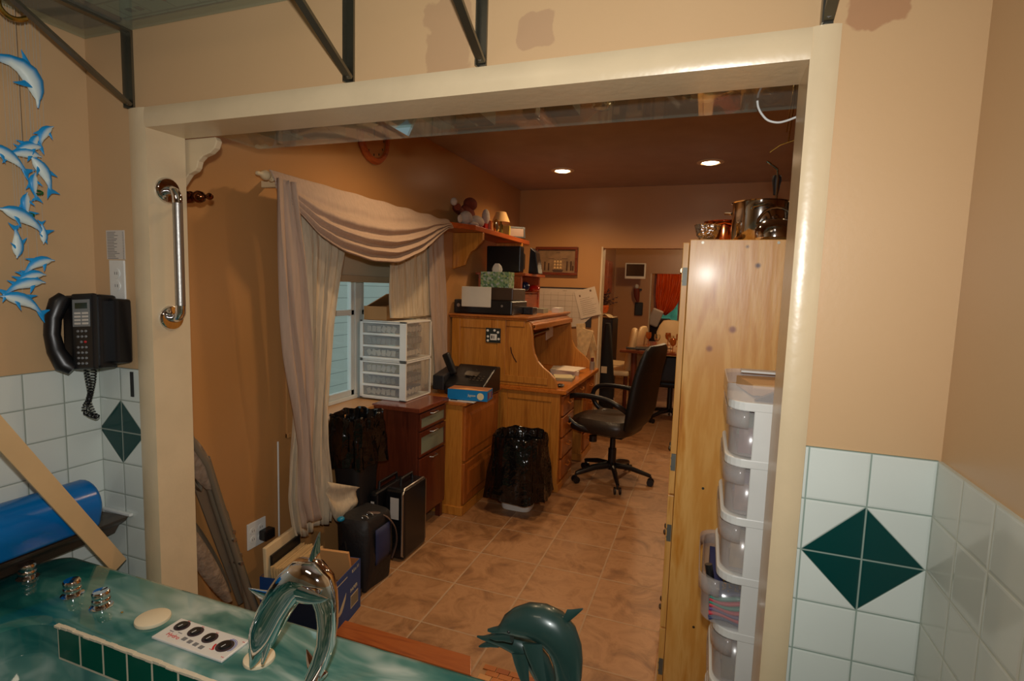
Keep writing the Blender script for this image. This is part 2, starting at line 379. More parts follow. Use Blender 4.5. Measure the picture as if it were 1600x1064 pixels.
tl4 = tiles('tile_right_wall', (1, 2), (1.2, 1.199), 0.108, mix(TILE, srgb(190,185,165), 0.35), srgb(200, 204, 190))
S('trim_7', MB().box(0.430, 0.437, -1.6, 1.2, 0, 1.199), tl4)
# office left wall with the window recess
S('wall_office_left', MB().box(-2.2, -1.85, 1.322, 2.03, 0, 2.49).box(-2.2, -1.85, 3.5, 5.27, 0, 2.49).box(-2.2, -1.85, 2.03, 3.5, 0, 0.775).box(-2.2, -1.85, 2.03, 3.5, 1.86, 2.49), M_office)
S('trim_8', MB().box(-1.85, -1.838, 1.985, 2.03, 0.752, 1.9).box(-1.85, -1.838, 3.5, 3.545, 0.752, 1.9).box(-1.85, -1.838, 2.03, 3.5, 1.86, 1.905).box(-1.85, -1.832, 1.985, 3.545, 0.752, 0.775), M_office, bevel=0.003)
S('wall_office_far', MB().box(-2.2, -0.99, 5.27, 5.40, 0, 2.49).box(-0.99, 0.75, 5.27, 5.40, 1.912, 2.49).box(0.75, 1.6, 5.27, 5.40, 0, 2.49), M_office)
S('wall_office_right', MB().box(1.35, 1.5, 1.322, 5.27, 0, 2.49), M_office)
S('wall_dining_left', MB().box(-1.75, -1.5, 5.4, 9.3, 0, 2.49), M_office)
S('wall_dining_right', MB().box(1.35, 1.5, 5.4, 9.3, 0, 2.49), M_office)
S('wall_dining_far', MB().box(-1.75, -0.9, 9.3, 9.42, 0, 2.49).box(-0.9, 0.2, 9.3, 9.42, 1.81, 2.49).box(0.2, 1.5, 9.3, 9.42, 0, 2.49), M_office)
S('wall_living_left', MB().box(-1.9, -1.7, 9.42, 12, 0, 2.49), M_office)
S('wall_living_right', MB().box(0.8, 1.0, 9.42, 12, 0, 2.49), M_office)
S('wall_living_far', MB().box(-1.9, -1.05, 12, 12.15, 0, 2.49).box(0.1, 1.0, 12, 12.15, 0, 2.49).box(-1.05, 0.1, 12, 12.15, 0, 0.8).box(-1.05, 0.1, 12, 12.15, 1.9, 2.49), M_office)
S('bathroom_floor', MB().box(-1.908, 0.437, -1.6, 1.2, 0, .004), tiles('bath_floor_tile', (0, 1), (0, 0), .2, srgb(190, 190, 180), srgb(150,150,140))) if False else S('trim_11', MB().box(-1.908, 0.437, -1.6, -.9, 0, .004), tiles('bath_floor_tile', (0, 1), (0, 0), .2, srgb(190, 190, 180), srgb(150,150,140)))  # pale floor strip added behind the camera for the chrome spout to reflect
S('trim_12', MB().box(-1.9, 0.43, -1.6, -1.592, 0.004, 1.199), tiles('tile_back_wall', (0, 2), (-1.908, 1.199), .108, TILE, GROUT))  # unseen white tile, added to brighten what the chrome mirrors
# windows
M_glass = glassy('window_glass', (0.92, 0.97, 0.96, 1), 0.02, .98)
M_vinyl = plain('window_vinyl', srgb(208, 216, 214), 0.35)
wf = MB()
X0, X1 = -2.09, -2.04
for y0, y1, z0, z1 in ((2.03,2.07,.775,1.86),(3.46,3.5,.775,1.86),(2.07,3.46,.775,.80),(2.07,3.46,1.82,1.86),(2.79,2.86,.80,1.82)): wf.box(X0, X1, y0, y1, z0, z1)
w1 = S('window_1', wf, M_vinyl, bevel=0.004)
sash = MB()
for a, b in ((2.07, 2.79), (2.86, 3.46)):
    for z0, z1 in ((.80, .835), (1.30, 1.335), (1.785, 1.82)): sash.box(-2.08, -2.05, a, b, z0, z1)
    sash.box(-2.08, -2.05, a, a+.03, .80, 1.82).box(-2.08, -2.05, b-.03, b, .80, 1.82)
sash.build('window_sash', M_vinyl, w1, bevel=0.003)
MB().box(-2.068, -2.064, 2.09, 2.77, .83, 1.79).box(-2.068, -2.064, 2.88, 3.44, .83, 1.79).build('window_pane', M_glass, w1)
def blind_mat():
    m, nt, bs = newmat('cellular_blind'); tc = N(nt, 'ShaderNodeTexCoord'); sp = N(nt, 'ShaderNodeSeparateXYZ'); nt.links.new(tc.outputs['Object'], sp.inputs[0])
    a = N(nt, 'ShaderNodeMath', operation='MULTIPLY'); nt.links.new(sp.outputs[2], a.inputs[0]); a.inputs[1].default_value = 52
    b = N(nt, 'ShaderNodeMath', operation='FRACT'); nt.links.new(a.outputs[0], b.inputs[0])
    bs.inputs['Base Color'].default_value = srgb(190, 178, 150); bs.inputs['Roughness'].default_value = 0.8
    bump(nt, bs, b.outputs[0], 0.4, 0.004); return m
bl = thing('cellular_blind', 'raised pale cellular blind in the top of the office window behind the curtains', 'window blind', (-1.99, 2.76, 1.5))
MB().box(-2.0, -1.985, 2.05, 3.48, 1.545, 1.82).build('blind_fabric', blind_mat(), bl)
MB().box(-2.01, -1.975, 2.05, 3.48, 1.505, 1.545).build('bottom_rail', plain('blind_rail', srgb(178, 160, 128), 0.6), bl, bevel=0.003)
MB().box(-2.02, -1.965, 2.05, 3.48, 1.82, 1.86).build('head_rail', M_vinyl, bl, bevel=0.003)
# neighbour's siding and hedge outside
def siding():
    m, nt, bs = newmat('siding'); tc = N(nt, 'ShaderNodeTexCoord'); sp = N(nt, 'ShaderNodeSeparateXYZ'); nt.links.new(tc.outputs['Object'], sp.inputs[0])
    a = N(nt, 'ShaderNodeMath', operation='MULTIPLY'); nt.links.new(sp.outputs[2], a.inputs[0]); a.inputs[1].default_value = 5.5
    b = N(nt, 'ShaderNodeMath', operation='FRACT'); nt.links.new(a.outputs[0], b.inputs[0])
    r = ramp(nt, b.outputs[0], [(0.0, srgb(90, 105, 105)), (0.07, srgb(205, 216, 212))]); nt.links.new(r.outputs[0], bs.inputs['Base Color']); bump(nt, bs, b.outputs[0], 0.3); return m
S('wall_outside', MB().box(-5.2, -5.0, 2, 16, -1, 3.2), siding())
tag(MB().box(-7, -2.25, 0, 16, -1.1, -1.0).build('garden_ground', plain('lawn', srgb(60, 90, 60), 0.9)), kind='structure')
w2 = S('window_2', MB().box(-1.05, 0.1, 12.02, 12.08, 0.8, 0.85).box(-1.05, 0.1, 12.02, 12.08, 1.85, 1.9).box(-1.05, -1.0, 12.02, 12.08, 0.85, 1.85).box(0.05, 0.1, 12.02, 12.08, 0.85, 1.85).box(-0.56, -0.52, 12.02, 12.08, 0.85, 1.85), M_redwood)
MB().box(-1.0, -0.56, 12.04, 12.045, .85, 1.85).box(-0.52, 0.05, 12.04, 12.045, .85, 1.85).build('window_pane', M_glass, w2)
tag(MB().grid(lambda u, v: V(-3+5*u, 15+0.4*noise.noise(V(u*9, v*6, 1)), -1+4*v), 40, 24).build('garden_hedge', plain('hedge', srgb(70, 140, 110), 0.8, var=0.5, nscale=3)), kind='structure')
# outlet plates
def outlet(name, label, cx, cy, cz, ax, w, h, gangs=1):
    t = thing(name, label, 'outlet', (cx, cy, cz))
    p = MB(); q = MB()
    if ax == 'x': p.box(cx, cx+.006, cy-w/2, cy+w/2, cz-h/2, cz+h/2)
    else: p.box(cx-w/2, cx+w/2, cy-.006, cy, cz-h/2, cz+h/2)
    p.build('cover_plate', M_white, t, bevel=0.002)
    for g in range(gangs):
        o = (g-(gangs-1)/2)*0.046
        for s in (-1, 1):
            r = MB()
            if ax == 'x':
                r.tube([(cx+.006, cy+o, cz+s*.02), (cx+.0085, cy+o, cz+s*.02)], .0165, 16)
                r.box(cx+.0085, cx+.0088, cy+o-.006, cy+o-.004, cz+s*.02-.004, cz+s*.02+.005, 1).box(cx+.0085, cx+.0088, cy+o+.004, cy+o+.006, cz+s*.02-.004, cz+s*.02+.005, 1)
            else:
                r.tube([(cx+o, cy-.006, cz+s*.02), (cx+o, cy-.0085, cz+s*.02)], .0165, 16)
                r.box(cx+o-.006, cx+o-.004, cy-.0088, cy-.0085, cz+s*.02-.004, cz+s*.02+.005, 1).box(cx+o+.004, cx+o+.006, cy-.0088, cy-.0085, cz+s*.02-.004, cz+s*.02+.005, 1)
            r.build('receptacle', [M_white, M_black], t)
    return t
outlet('power_outlet', 'white double power outlet low on the tan wall above the blue box', -1.85, 1.80, 0.36, 'x', 0.105, 0.12, 2)
outlet('power_outlet', 'narrow white outlet plate on the wall between the paper list and the black phone', -1.796, 1.206, 1.487, 'y', 0.07, 0.125, 1)
ad = MB().box(-1.841, -1.80, 1.805, 1.865, .325, .37); tag(ad.build('power_adapter', M_black, bevel=0.006), 'black plug adapter pushed into the low white double outlet', 'power adapter')
# paper list taped above the outlet
pl_ = thing('paper_list', 'small printed paper list taped to the wall above the outlet plate', 'paper', (-1.80, 1.205, 1.551))
MB().box(-1.845, -1.760, 1.2045, 1.2058, 1.552, 1.645).build('sheet', M_paper, pl_)
ln = MB()
for i in range(17): 
    z = 1.640 - i*.0052; ln.box(-1.840, -1.840 + random.uniform(.03, .06), 1.2040, 1.2045, z-.0022, z-.0006); ln.box(-1.768, -1.764, 1.2040, 1.2045, z-.0022, z-.0006)
ln.build('printed_lines', plain('ink', srgb(90, 85, 85), 0.8), pl_)
# black velcro strip on tile
tag(MB().box(-1.748, -1.736, 1.196, 1.1995, 1.108, 1.190).build('black_strip', M_black), 'thin black strip stuck on the tile to the right below the phone', 'adhesive strip')
# ---------------------------------------------------------------- phone on the return wall
ph = thing('wall_phone', 'black corded desk phone hung on the wall above the white tiles', 'phone', (-1.78, 1.2, 1.21))
PM = Matrix.Translation((-1.805, 1.135, 1.325)) @ Matrix.Rotation(math.radians(-4), 4, 'Y') @ Matrix.Rotation(math.radians(10), 4, 'Z') @ Matrix.Rotation(math.radians(-4), 4, 'X')
bd = MB(); bd.box(-.088, .050, -.032, .03, -.118, .112).box(.0, .078, .0, .058, -.105, .100); bd.xf(PM); bd.build('body', M_black, ph, bevel=0.008)
fc = MB(); fc.prism([(-.12, -.05), (.11, -.036), (.11, -.02), (-.12, -.02)], 'x', 0, 0)
fc = MB(); fc.box(-.036, .046, -.048, -.030, -.120, .114); fc.xf(PM); fc.build('face', plain('phone_face', srgb(26, 28, 30), 0.3), ph, bevel=0.006)
hs = MB(); pts = [(-.060, -.045, .105), (-.066, -.058, .088), (-.076, -.070, .04), (-.078, -.072, -.01), (-.070, -.068, -.06), (-.052, -.056, -.105), (-.038, -.044, -.12)]
hs.tube(pts, [(.020,.018), (.026,.022), (.022,.017), (.021,.016), (.023,.018), (.027,.022), (.018,.016)], 14); hs.xf(PM); hs.build('handset', M_black, ph, smooth=True)
g = MB(); g.box(-.028, .034, -.0495, -.048, .012, .095); g.xf(PM); g.build('label_panel', plain('phone_grey', srgb(125, 128, 128), 0.4), ph)
g = MB(); g.box(-.018, .026, -.0505, -.0495, .067, .085); g.xf(PM); g.build('display', plain('lcd', srgb(52, 60, 45), 0.2), ph)
for r in range(4):
    for c in range(2):
        k = MB(); k.box(-.02+c*.028, .001+c*.028, -.0515, -.0495, .05-r*.0105, .056-r*.0105); k.xf(PM); k.build('key', M_paper, ph)
M_key = plain('phone_key', srgb(120, 122, 124), 0.4); M_red = plain('red_key', srgb(190, 40, 40), 0.4)
rows = [(3, 0), (3, 0), (2, .012), (3, 0), (3, 0), (3, 0), (3, 0)]
for r, (n_, off) in enumerate(rows):
    for c in range(n_):
        x = -.012 + off + c*.0145; z = -.002 - r*.0165
        k = MB(); k.ball((x, -.048, z), (.0052, .003, .0042), 10, 6); k.xf(PM); k.build('key', M_red if (r == 2 and c == 1) else M_key, ph, smooth=True)
def coil(path, r, turns, tr):
    pts = []; k = turns*9; P = [Vector(p) for p in path]
    L = [0]
    for i in range(1, len(P)): L.append(L[-1] + (P[i]-P[i-1]).length)
    for i in range(k+1):
        s = L[-1]*i/k; j = max(q for q in range(len(P)) if L[q] <= s + 1e-9); j = min(j, len(P)-2)
        t = (s-L[j])/(L[j+1]-L[j]); c = P[j].lerp(P[j+1], t); d = (P[j+1]-P[j]).normalized(); u = d.orthogonal().normalized(); w = d.cross(u); a = 2*PI*i/9
        pts.append(c + u*r*math.cos(a) + w*r*math.sin(a))
    return MB().tube(pts, tr, 5)
y = 1.125
cp = [(-1.846, y, 1.215), (-1.838, y, 1.17), (-1.828, y, 1.125), (-1.84, y, 1.10), (-1.832, y, 1.08), (-1.815, y, 1.055), (-1.80, y, 1.05), (-1.83, y, 1.052), (-1.862, y, 1.06), (-1.858, y, 1.078), (-1.838, y, 1.10), (-1.826, y, 1.13), (-1.812, y, 1.17), (-1.806, y, 1.205)]
coil(cp, .0068, 44, .0019).build('coiled_cord', M_black, ph, smooth=True)

# ---------------------------------------------------------------- glass shelf over the opening, bathroom side
M_tint = glassy('shelf_glass', (0.80, 0.86, 0.80, 1), 0.03, 0.88)
tag(MB().box(-1.904, 0.43, 0.78, 1.205, 2.243, 2.251).build('glass_shelf', M_tint, bevel=0.002), 'long glass shelf carried on steel brackets above the opening', 'shelf')
def bracket(label, x):
    t = thing('shelf_bracket', label, 'shelf bracket', (x, 1.2, 2.016), 0, 'steel brackets under the bathroom glass shelf')
    MB().box(x-.010, x+.010, 1.199, 1.206, 2.012, 2.243).box(x-.012, x-.009, 1.184, 1.206, 2.012, 2.243).build('wall_leg', M_dsteel, t)
    MB().box(x-.010, x+.010, .80, 1.199, 2.2355, 2.243).build('shelf_arm', M_dsteel, t)
    d = MB(); a = V(x, 1.196, 2.022); b = V(x, .83, 2.236); m_ = (a+b)/2; L_ = (b-a).length; an = math.atan2(b.z-a.z, b.y-a.y)
    d.obox(m_, .019, L_, .009, Matrix.Rotation(an, 3, 'X')); d.build('diagonal_brace', M_dsteel, t)
    MB().cyl((x, 1.186, 2.026), (x, 1.2, 2.026), .0055, 8).build('bolt', M_steel, t)
for x, l in ((-1.700, 'leftmost dark steel bracket at the upper left corner of the cream casing'), (-0.895, 'steel shelf bracket left of the middle, above the cream casing'), (-0.527, 'steel shelf bracket beside the paint touch-up patches above the opening'), (0.183, 'rightmost steel bracket foot above the right corner of the casing')): bracket(l, x)
# printed carton lying on the glass
def carton_mat():
    m, nt, bs = newmat('printed_carton'); tc = N(nt, 'ShaderNodeTexCoord'); br = N(nt, 'ShaderNodeTexBrick'); br.inputs['Scale'].default_value = 9; br.inputs['Mortar Size'].default_value = 0.012
    br.inputs['Color1'].default_value = srgb(150, 158, 146); br.inputs['Color2'].default_value = srgb(140, 150, 138); br.inputs['Mortar'].default_value = srgb(95, 105, 95)
    mp = N(nt, 'ShaderNodeMapping'); mp.inputs['Scale'].default_value = (0.6, 0.35, 1); nt.links.new(tc.outputs['Object'], mp.inputs[0]); nt.links.new(mp.outputs[0], br.inputs[0]); nt.links.new(br.outputs[0], bs.inputs['Base Color']); bs.inputs['Roughness'].default_value = 0.7; return m
ct = thing('storage_carton', 'grey-green printed carton seen from below on the glass shelf', 'carton', (-1.35, 1.0, 2.252))
MB().box(-1.66, -0.98, 0.80, 1.17, 2.252, 2.34).build('carton_body', carton_mat(), ct)
bx = MB()
for i, (x, yy) in enumerate(((-1.60,1.12),(-1.565,1.12),(-1.48,1.09),(-1.40,1.10),(-1.30,1.12),(-1.2,1.05))): bx.box(x, x+.022, yy, yy+.02, 2.2513, 2.252)
bx.build('printed_mark', plain('print_dark', srgb(70, 76, 70), 0.7), ct)
rd = MB()
for x, yy in ((-1.44,1.115),(-1.25,1.11)): rd.cyl((x, yy, 2.2512), (x, yy, 2.252), .008, 12)
rd.build('printed_mark', plain('print_red', srgb(140, 60, 50), 0.7), ct)
tag(MB().box(-1.86, -1.68, 0.80, 1.17, 2.252, 2.30).build('storage_tray', plain('dark_tray', srgb(62, 44, 40), 0.5), bevel=0.004), 'dark maroon tray on the left end of the glass shelf', 'tray')
tag(MB().tube(crv([(-1.80, .93, 2.236), (-1.80, .93, 2.20), (-1.795, .945, 2.18), (-1.79, .965, 2.178), (-1.79, .985, 2.19)]), .007, 8).build('brass_hook', M_gold, smooth=True), 'curved brass hook under the left end of the glass shelf', 'hook')

# ---------------------------------------------------------------- glass shelf on the office side with things on it
tag(MB().box(-1.60, 0.50, 1.335, 1.60, 1.984, 1.992).build('glass_shelf', M_tint, bevel=0.001), 'glass shelf behind the top of the opening with boxes and crystal on it', 'shelf')
tag(MB().prism([(-1.85, 1.955), (-1.52, 1.955), (-1.512, 1.942), (-1.522, 1.92), (-1.545, 1.905), (-1.575, 1.897), (-1.595, 1.882), (-1.602, 1.862), (-1.612, 1.852), (-1.64, 1.842), (-1.68, 1.80), (-1.85, 1.78)], 'y', 1.34, 1.362).build('shelf_corbel', M_trim, bevel=0.003), 'cream scalloped wooden corbel beside the upper left jamb', 'corbel')
def shelf_item(name, label, cat, mb, m, **k): return tag(mb.build(name, m, **k), label, cat)
shelf_item('storage_box', 'pale grey box at the left end of the office glass shelf', 'box', MB().box(-1.46, -1.36, 1.36, 1.56, 1.993, 2.09), plain('grey_box', srgb(150, 150, 140), 0.6))
shelf_item('storage_box', 'clear-edged flat tray beside the pale grey box on the office glass shelf', 'box', MB().box(-1.33, -1.19, 1.36, 1.57, 1.993, 2.05), plain('pinkish_box', srgb(150, 118, 92), 0.6))
shelf_item('picture_frame', 'blue and white frame standing tilted on the office glass shelf', 'frame', MB().obox((-0.93, 1.50, 2.06), .14, .012, .15, Matrix.Rotation(.5, 3, 'Y')), plain('blue_white', srgb(150, 180, 190), 0.4))
gd = MB().ball((-1.07, 1.46, 2.0005), (.075, .06, .0075), 20, 8)
shelf_item('green_dish', 'round green glass dish resting on the office glass shelf', 'dish', gd, plain('green_glass', srgb(50, 95, 80), 0.15), smooth=True)
for i, (x, w, c, lb) in enumerate(((-0.83,.05,(120,125,110),'grey-green'),(-0.77,.07,(100,104,92),'dull olive'),(-0.69,.05,(60,66,64),'dark grey'))):
    shelf_item('storage_box', lb + ' box in the row at the middle of the office glass shelf', 'box', MB().box(x, x+w, 1.36, 1.57, 1.993, 2.08), plain('box_c%d' % i, srgb(*c), 0.6))
shelf_item('power_adapter', 'small black adapter on the middle of the office glass shelf', 'power adapter', MB().box(-0.53, -0.49, 1.50, 1.55, 1.993, 2.03), M_black, bevel=0.004)
M_crys = glassy('crystal', (0.95, 0.95, 0.92, 1), 0.02, 1.0, ior=1.55)
def crystal(label, x, y_, r):
    mb = MB(); prof = [(r*.5, 0), (r*.62, .006), (r*.75, .02), (r, .06), (r*.98, .062), (r*.7, .022), (r*.4, .01)]
    mb.lathe((x, y_, 1.9925), prof, n=18); shelf_item('crystal_bowl', label, 'bowl', mb, M_crys)
crystal('small cut crystal bowl in the middle of the office glass shelf', -0.30, 1.50, .045)
crystal('wide cut crystal bowl with a glittering base on the office glass shelf', -0.03, 1.47, .10)
shelf_item('storage_box', 'dark box between the two crystal bowls on the office glass shelf', 'box', MB().box(-0.46, -0.37, 1.38, 1.54, 1.993, 2.06), plain('dark_red_box', srgb(70, 34, 22), 0.6))
tag(MB().tube(crv([(0.30, 1.50, 1.962), (0.22, 1.5, 1.945), (0.183, 1.5, 1.936), (0.159, 1.5, 1.928), (.138, 1.5, 1.925), (.116, 1.5, 1.932), (.101, 1.5, 1.948), (.092, 1.50, 1.965), (.089, 1.5, 1.9805)]), .0026, 8).build('white_cable', M_white, smooth=True), 'white cable looping down under the right end of the office glass shelf', 'cable')

# ---------------------------------------------------------------- grab bar and brass hook on the left jamb
gb = thing('grab_bar', 'brushed steel grab bar with chrome ends on the left jamb', 'grab bar', (-1.639, 1.24, 1.35))
xj = -1.6385
MB().tube([(xj+.043, 1.262, 1.735), (xj+.043, 1.262, 1.41)], .0145, 20).build('grip', M_steel, gb, smooth=True)
for s, z, z2 in ((1, 1.775, 1.735), (-1, 1.368, 1.41)):
    MB().tube([(xj+.003, 1.262, z), (xj+.02, 1.262, z), (xj+.034, 1.262, z-s*.006), (xj+.042, 1.262, z-s*.02), (xj+.043, 1.262, z2)], .0147, 20).build('elbow', M_chrome, gb, smooth=True)
    MB().lathe((xj, 1.262, z), [(.041, 0), (.041, .004), (.036, .010), (.02, .011), (.0, .0112)], 'x', 28).build('flange', M_chrome, gb, smooth=True)
hk = thing('robe_hook', 'small turned bronze knob hook sticking out behind the grab bar', 'hook', (-1.66, 1.36, 1.77))
MB().lathe((-1.72, 1.365, 1.772), [(.02, 0), (.02, .06), (.013, .07), (.017, .08), (.021, .094), (.017, .108), (.008, .115), (.006, .128), (.010, .136), (.012, .143), (.009, .15), (.0, .153)], 'x', 18).build('knob', plain('bronze', srgb(110, 66, 40), 0.15, 1), hk, smooth=True)

# ---------------------------------------------------------------- dolphins
def dolphin_body(mb, spine, radii, n=14, paint=None, side=(0,1,0)):
    # spine in 3D, radii (lateral, vertical); side = lateral axis
    P = [Vector(p) for p in spine]; k = len(P); S_ = Vector(side).normalized(); rings = []; n0 = len(mb.v)
    for i, p in enumerate(P):
        t = (P[min(i+1,k-1)] - P[max(i-1,0)]).normalized(); up = S_.cross(t).normalized()
        rl, rv = radii[i]
        for j in range(n):
            pass
        rings.append([p + S_*rl*math.sin(2*PI*j/n) + up*rv*math.cos(2*PI*j/n) for j in range(n)])
    mb.loft(rings)
    if paint:
        for i in range(k):
            for j in range(n):
                c = math.cos(2*PI*j/n); w_ = min(1, max(0, (c+0.15)/0.55)); e = abs(i/(k-1)-.45)*2; w_ = min(1, w_ + max(0, e-.72)*3)
                mb.col[n0+i*n+j] = tuple(paint[0][q]*w_ + paint[1][q]*(1-w_) for q in range(3))
    return mb
def fin(mb, base, tip, chord, root, thick=.12, side=(0,1,0), sweep=0.35, paint=None):
    # flat tapering fin from base to tip; chord direction along root vector
    b, t, r = Vector(base), Vector(tip), Vector(root).normalized(); d = t-b; nrm = d.cross(r).normalized(); rings = []; n0 = len(mb.v)
    for s in (0, .25, .5, .75, .93, 1.0):
        ch = chord*(1-s)**.75 + chord*.04; c = b + d*s + r*(sweep*chord*s*s)
        rings.append([c + r*(ch/2*math.cos(2*PI*j/10)) + nrm*(chord*thick*(1-.7*s)*math.sin(2*PI*j/10)) for j in range(10)])
    mb.loft(rings)
    if paint:
        for i in range(n0, len(mb.v)): mb.col[i] = paint
    return mb
def paint_mat():
    m, nt, bs = newmat('painted_wood_dolphin'); a = N(nt, 'ShaderNodeVertexColor'); a.layer_name = 'Col'; nt.links.new(a.outputs[0], bs.inputs['Base Color']); bs.inputs['Roughness'].default_value = 0.4; return m
M_dol = paint_mat(); BL = srgb(20, 150, 220)[:3]; WH = srgb(225, 240, 236)[:3]
def toy_dolphin(L, bend):
    # facing +x, back up +z, lateral y; flat carved wood
    mb = MB(); pts = []; rad = []
    prof = [(0,.012),(.04,.024),(.08,.034),(.11,.062),(.18,.105),(.30,.142),(.44,.150),(.58,.125),(.72,.085),(.86,.05),(1,.034)]
    for u, r in prof:
        x = .5-u; z = -bend*(2*u-1)**2*.5 + bend*.2; pts.append((x*L, 0, z*L)); rad.append((r*L*.65, r*L*1.12))
    dolphin_body(mb, pts, rad, 12, (BL, WH))
    zt = (-bend*.5+bend*.2)*L
    fin(mb, (-.0*L, 0, .11*L+bend*.18*L), (-.14*L, 0, .27*L+bend*.15*L), .22*L, (-1,0,0), paint=BL)
    fin(mb, (.16*L, -.05*L, -.04*L), (.04*L, -.10*L, -.24*L), .15*L, (-1,0,0), paint=BL)
    for s in (-1, 1): fin(mb, (-.48*L, 0, zt), (-.60*L, s*.02*L, zt+s*.20*L), .19*L, (-1,0,0), paint=BL)
    return mb
def hung_dolphin(label, y_, z_, L, ang, yaw=90, bend=.25, flip=1, group='dolphins of the hanging mobile', x=-1.862):
    mb = toy_dolphin(L, bend)
    # facing direction in the wall plane (Y,Z): ang measured from +Y towards +Z
    R = Matrix.Rotation(math.radians(yaw), 4, 'Z')
    M = Matrix.Translation((x, y_, z_)) @ R @ Matrix.Rotation(-math.radians(ang), 4, 'Y') 
    if flip < 0: M = Matrix.Translation((x, y_, z_)) @ Matrix.Rotation(math.radians(yaw), 4, 'Z') @ Matrix.Rotation(-math.radians(ang), 4, 'Y') @ Matrix.Scale(-1, 4, (1,0,0))
    mb.xf(M)
    t = thing('toy_dolphin', label, 'dolphin ornament', (x, y_, z_), 0, group)
    mb.build('body', M_dol, t, smooth=True)
    e = MB(); 
    for s in (-1, 1): e.ball(M @ Vector((.31*L, s*.045*L, .0+bend*.05*L)), .008*L+.0006, 8, 6)
    e.build('eye', M_black, t)
    return t
hung_dolphin('large blue and white wooden dolphin hanging highest on the left wall', 1.0, 2.056, .160, -36, bend=.8, group='')
MOB = [ # y, z, L, ang, bend, flip, label
 (1.055,1.905,.065,62,.3,1,'small blue dolphin at the upper right tip of the mobile'),
 (1.028,1.872,.055,75,.3,1,'second small dolphin down from the mobile tip, seen narrow'),
 (1.010,1.857,.068,25,.3,1,'small dolphin partly hidden by its neighbours in the upper group'),
 (1.000,1.838,.072,12,.3,1,'front small dolphin of the upper group overlapping two others'),
 (0.962,1.822,.085,150,.25,-1,'leftmost small dolphin of the upper group facing left with tail to the right'),
 (1.045,1.795,.085,118,.25,-1,'small dolphin diving right just above the first green ring'),
 (1.022,1.755,.06,90,.2,1,'small dolphin pointing up on the first green ring'),
 (1.000,1.695,.06,90,.2,1,'small dolphin pointing up on the second green ring'),
 (0.990,1.655,.10,152,.25,-1,'longer dolphin stretched across below the second green ring'),
 (0.972,1.583,.07,-90,.1,1,'small dolphin hanging head down on the left of the mobile'),
 (1.038,1.617,.05,-88,.1,1,'thin edge-on dolphin at the right of the mobile'),
 (1.020,1.525,.075,30,.35,1,'small curved dolphin leading the lowest group'),
 (0.998,1.488,.068,20,.3,1,'small dolphin behind the front one in the lowest group'),
 (0.985,1.465,.085,18,.3,1,'front small dolphin of the lowest group with its tail at the left'),
 (0.978,1.415,.09,152,.3,-1,'lowest small dolphin of the mobile facing up left')]
strs = MB()
for y_, z_, L, an, bd_, fl_, lb in MOB:
    hung_dolphin(lb, y_, z_, L*1.22, an if fl_ > 0 else an-180, bend=bd_, flip=fl_)
    strs.tube([(-1.862, y_, z_+.012), (-1.862, y_, 2.234)], .0005, 4)
tag(strs.build('mobile_strings', plain('thread', srgb(190, 190, 180), 0.5)), 'thin threads carrying the small blue dolphins on the left wall', 'threads')
for i, (y_, z_) in enumerate(((1.03, 1.736), (1.005, 1.668))):
    g = MB().tube([(-1.862+.0*j, y_+.012*math.cos(j*PI/6), z_+.005*math.sin(j*PI/6)) for j in range(12)], .003, 6, closed=True)
    tag(g.build('green_ring', plain('green_bead', srgb(10, 90, 40), 0.4), smooth=True), ('upper' if i == 0 else 'lower') + ' green ring in the dolphin mobile', 'ring')
# ---------------------------------------------------------------- marbled teal tub
def marble():
    m, nt, bs = newmat('teal_marble'); tc = N(nt, 'ShaderNodeTexCoord')
    mp = N(nt, 'ShaderNodeMapping'); mp.inputs['Scale'].default_value = (.8, 2.4, 2.0); mp.inputs['Rotation'].default_value = (0, 0, .35); nt.links.new(tc.outputs['Object'], mp.inputs[0])
    n = N(nt, 'ShaderNodeTexNoise'); n.inputs['Scale'].default_value = 3.0; n.inputs['Detail'].default_value = 3; n.inputs['Distortion'].default_value = 1.3; n.inputs['Roughness'].default_value = .5; nt.links.new(mp.outputs[0], n.inputs[0])
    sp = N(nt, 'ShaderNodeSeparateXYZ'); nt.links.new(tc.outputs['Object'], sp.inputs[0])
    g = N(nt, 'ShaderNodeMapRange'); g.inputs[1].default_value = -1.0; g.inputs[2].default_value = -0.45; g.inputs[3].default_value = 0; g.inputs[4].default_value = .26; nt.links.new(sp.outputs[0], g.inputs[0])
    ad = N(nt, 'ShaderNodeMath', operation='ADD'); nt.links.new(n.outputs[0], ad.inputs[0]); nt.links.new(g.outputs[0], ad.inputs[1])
    r = ramp(nt, ad.outputs[0], [(0.30, srgb(4, 62, 64)), (0.46, srgb(18, 84, 84)), (0.58, srgb(38, 104, 100)), (0.72, srgb(92, 138, 130)), (0.90, srgb(186, 204, 198))])
    nt.links.new(r.outputs[0], bs.inputs['Base Color']); bs.inputs['Roughness'].default_value = 0.08; bs.inputs['Coat Weight'].default_value = 0.4; bs.inputs['Coat Roughness'].default_value = 0.03
    return m
tub = thing('bathtub', 'large marbled teal bathtub with a wide deck in front of the opening', 'bathtub', (-0.72, 0.38, 0))
def rr(x0, x1, y0, y1, r, z, n=8):
    out = []
    for cx, cy, a0 in ((x1-r, y1-r, 0), (x0+r, y1-r, 90), (x0+r, y0+r, 180), (x1-r, y0+r, 270)):
        for i in range(n+1):
            a = math.radians(a0 + 90*i/n); out.append(V(cx + r*math.cos(a), cy + r*math.sin(a), z))
    return out
OX0, OX1, OY0, OY1 = -1.875, 0.425, -0.30, 1.055
rings = []
for d, z in ((0,0),(0,.598),(.003,.609),(.010,.617),(.022,.62)): rings.append(rr(OX0+d, OX1-d, OY0+d, OY1-d, .07-d*.5, z))
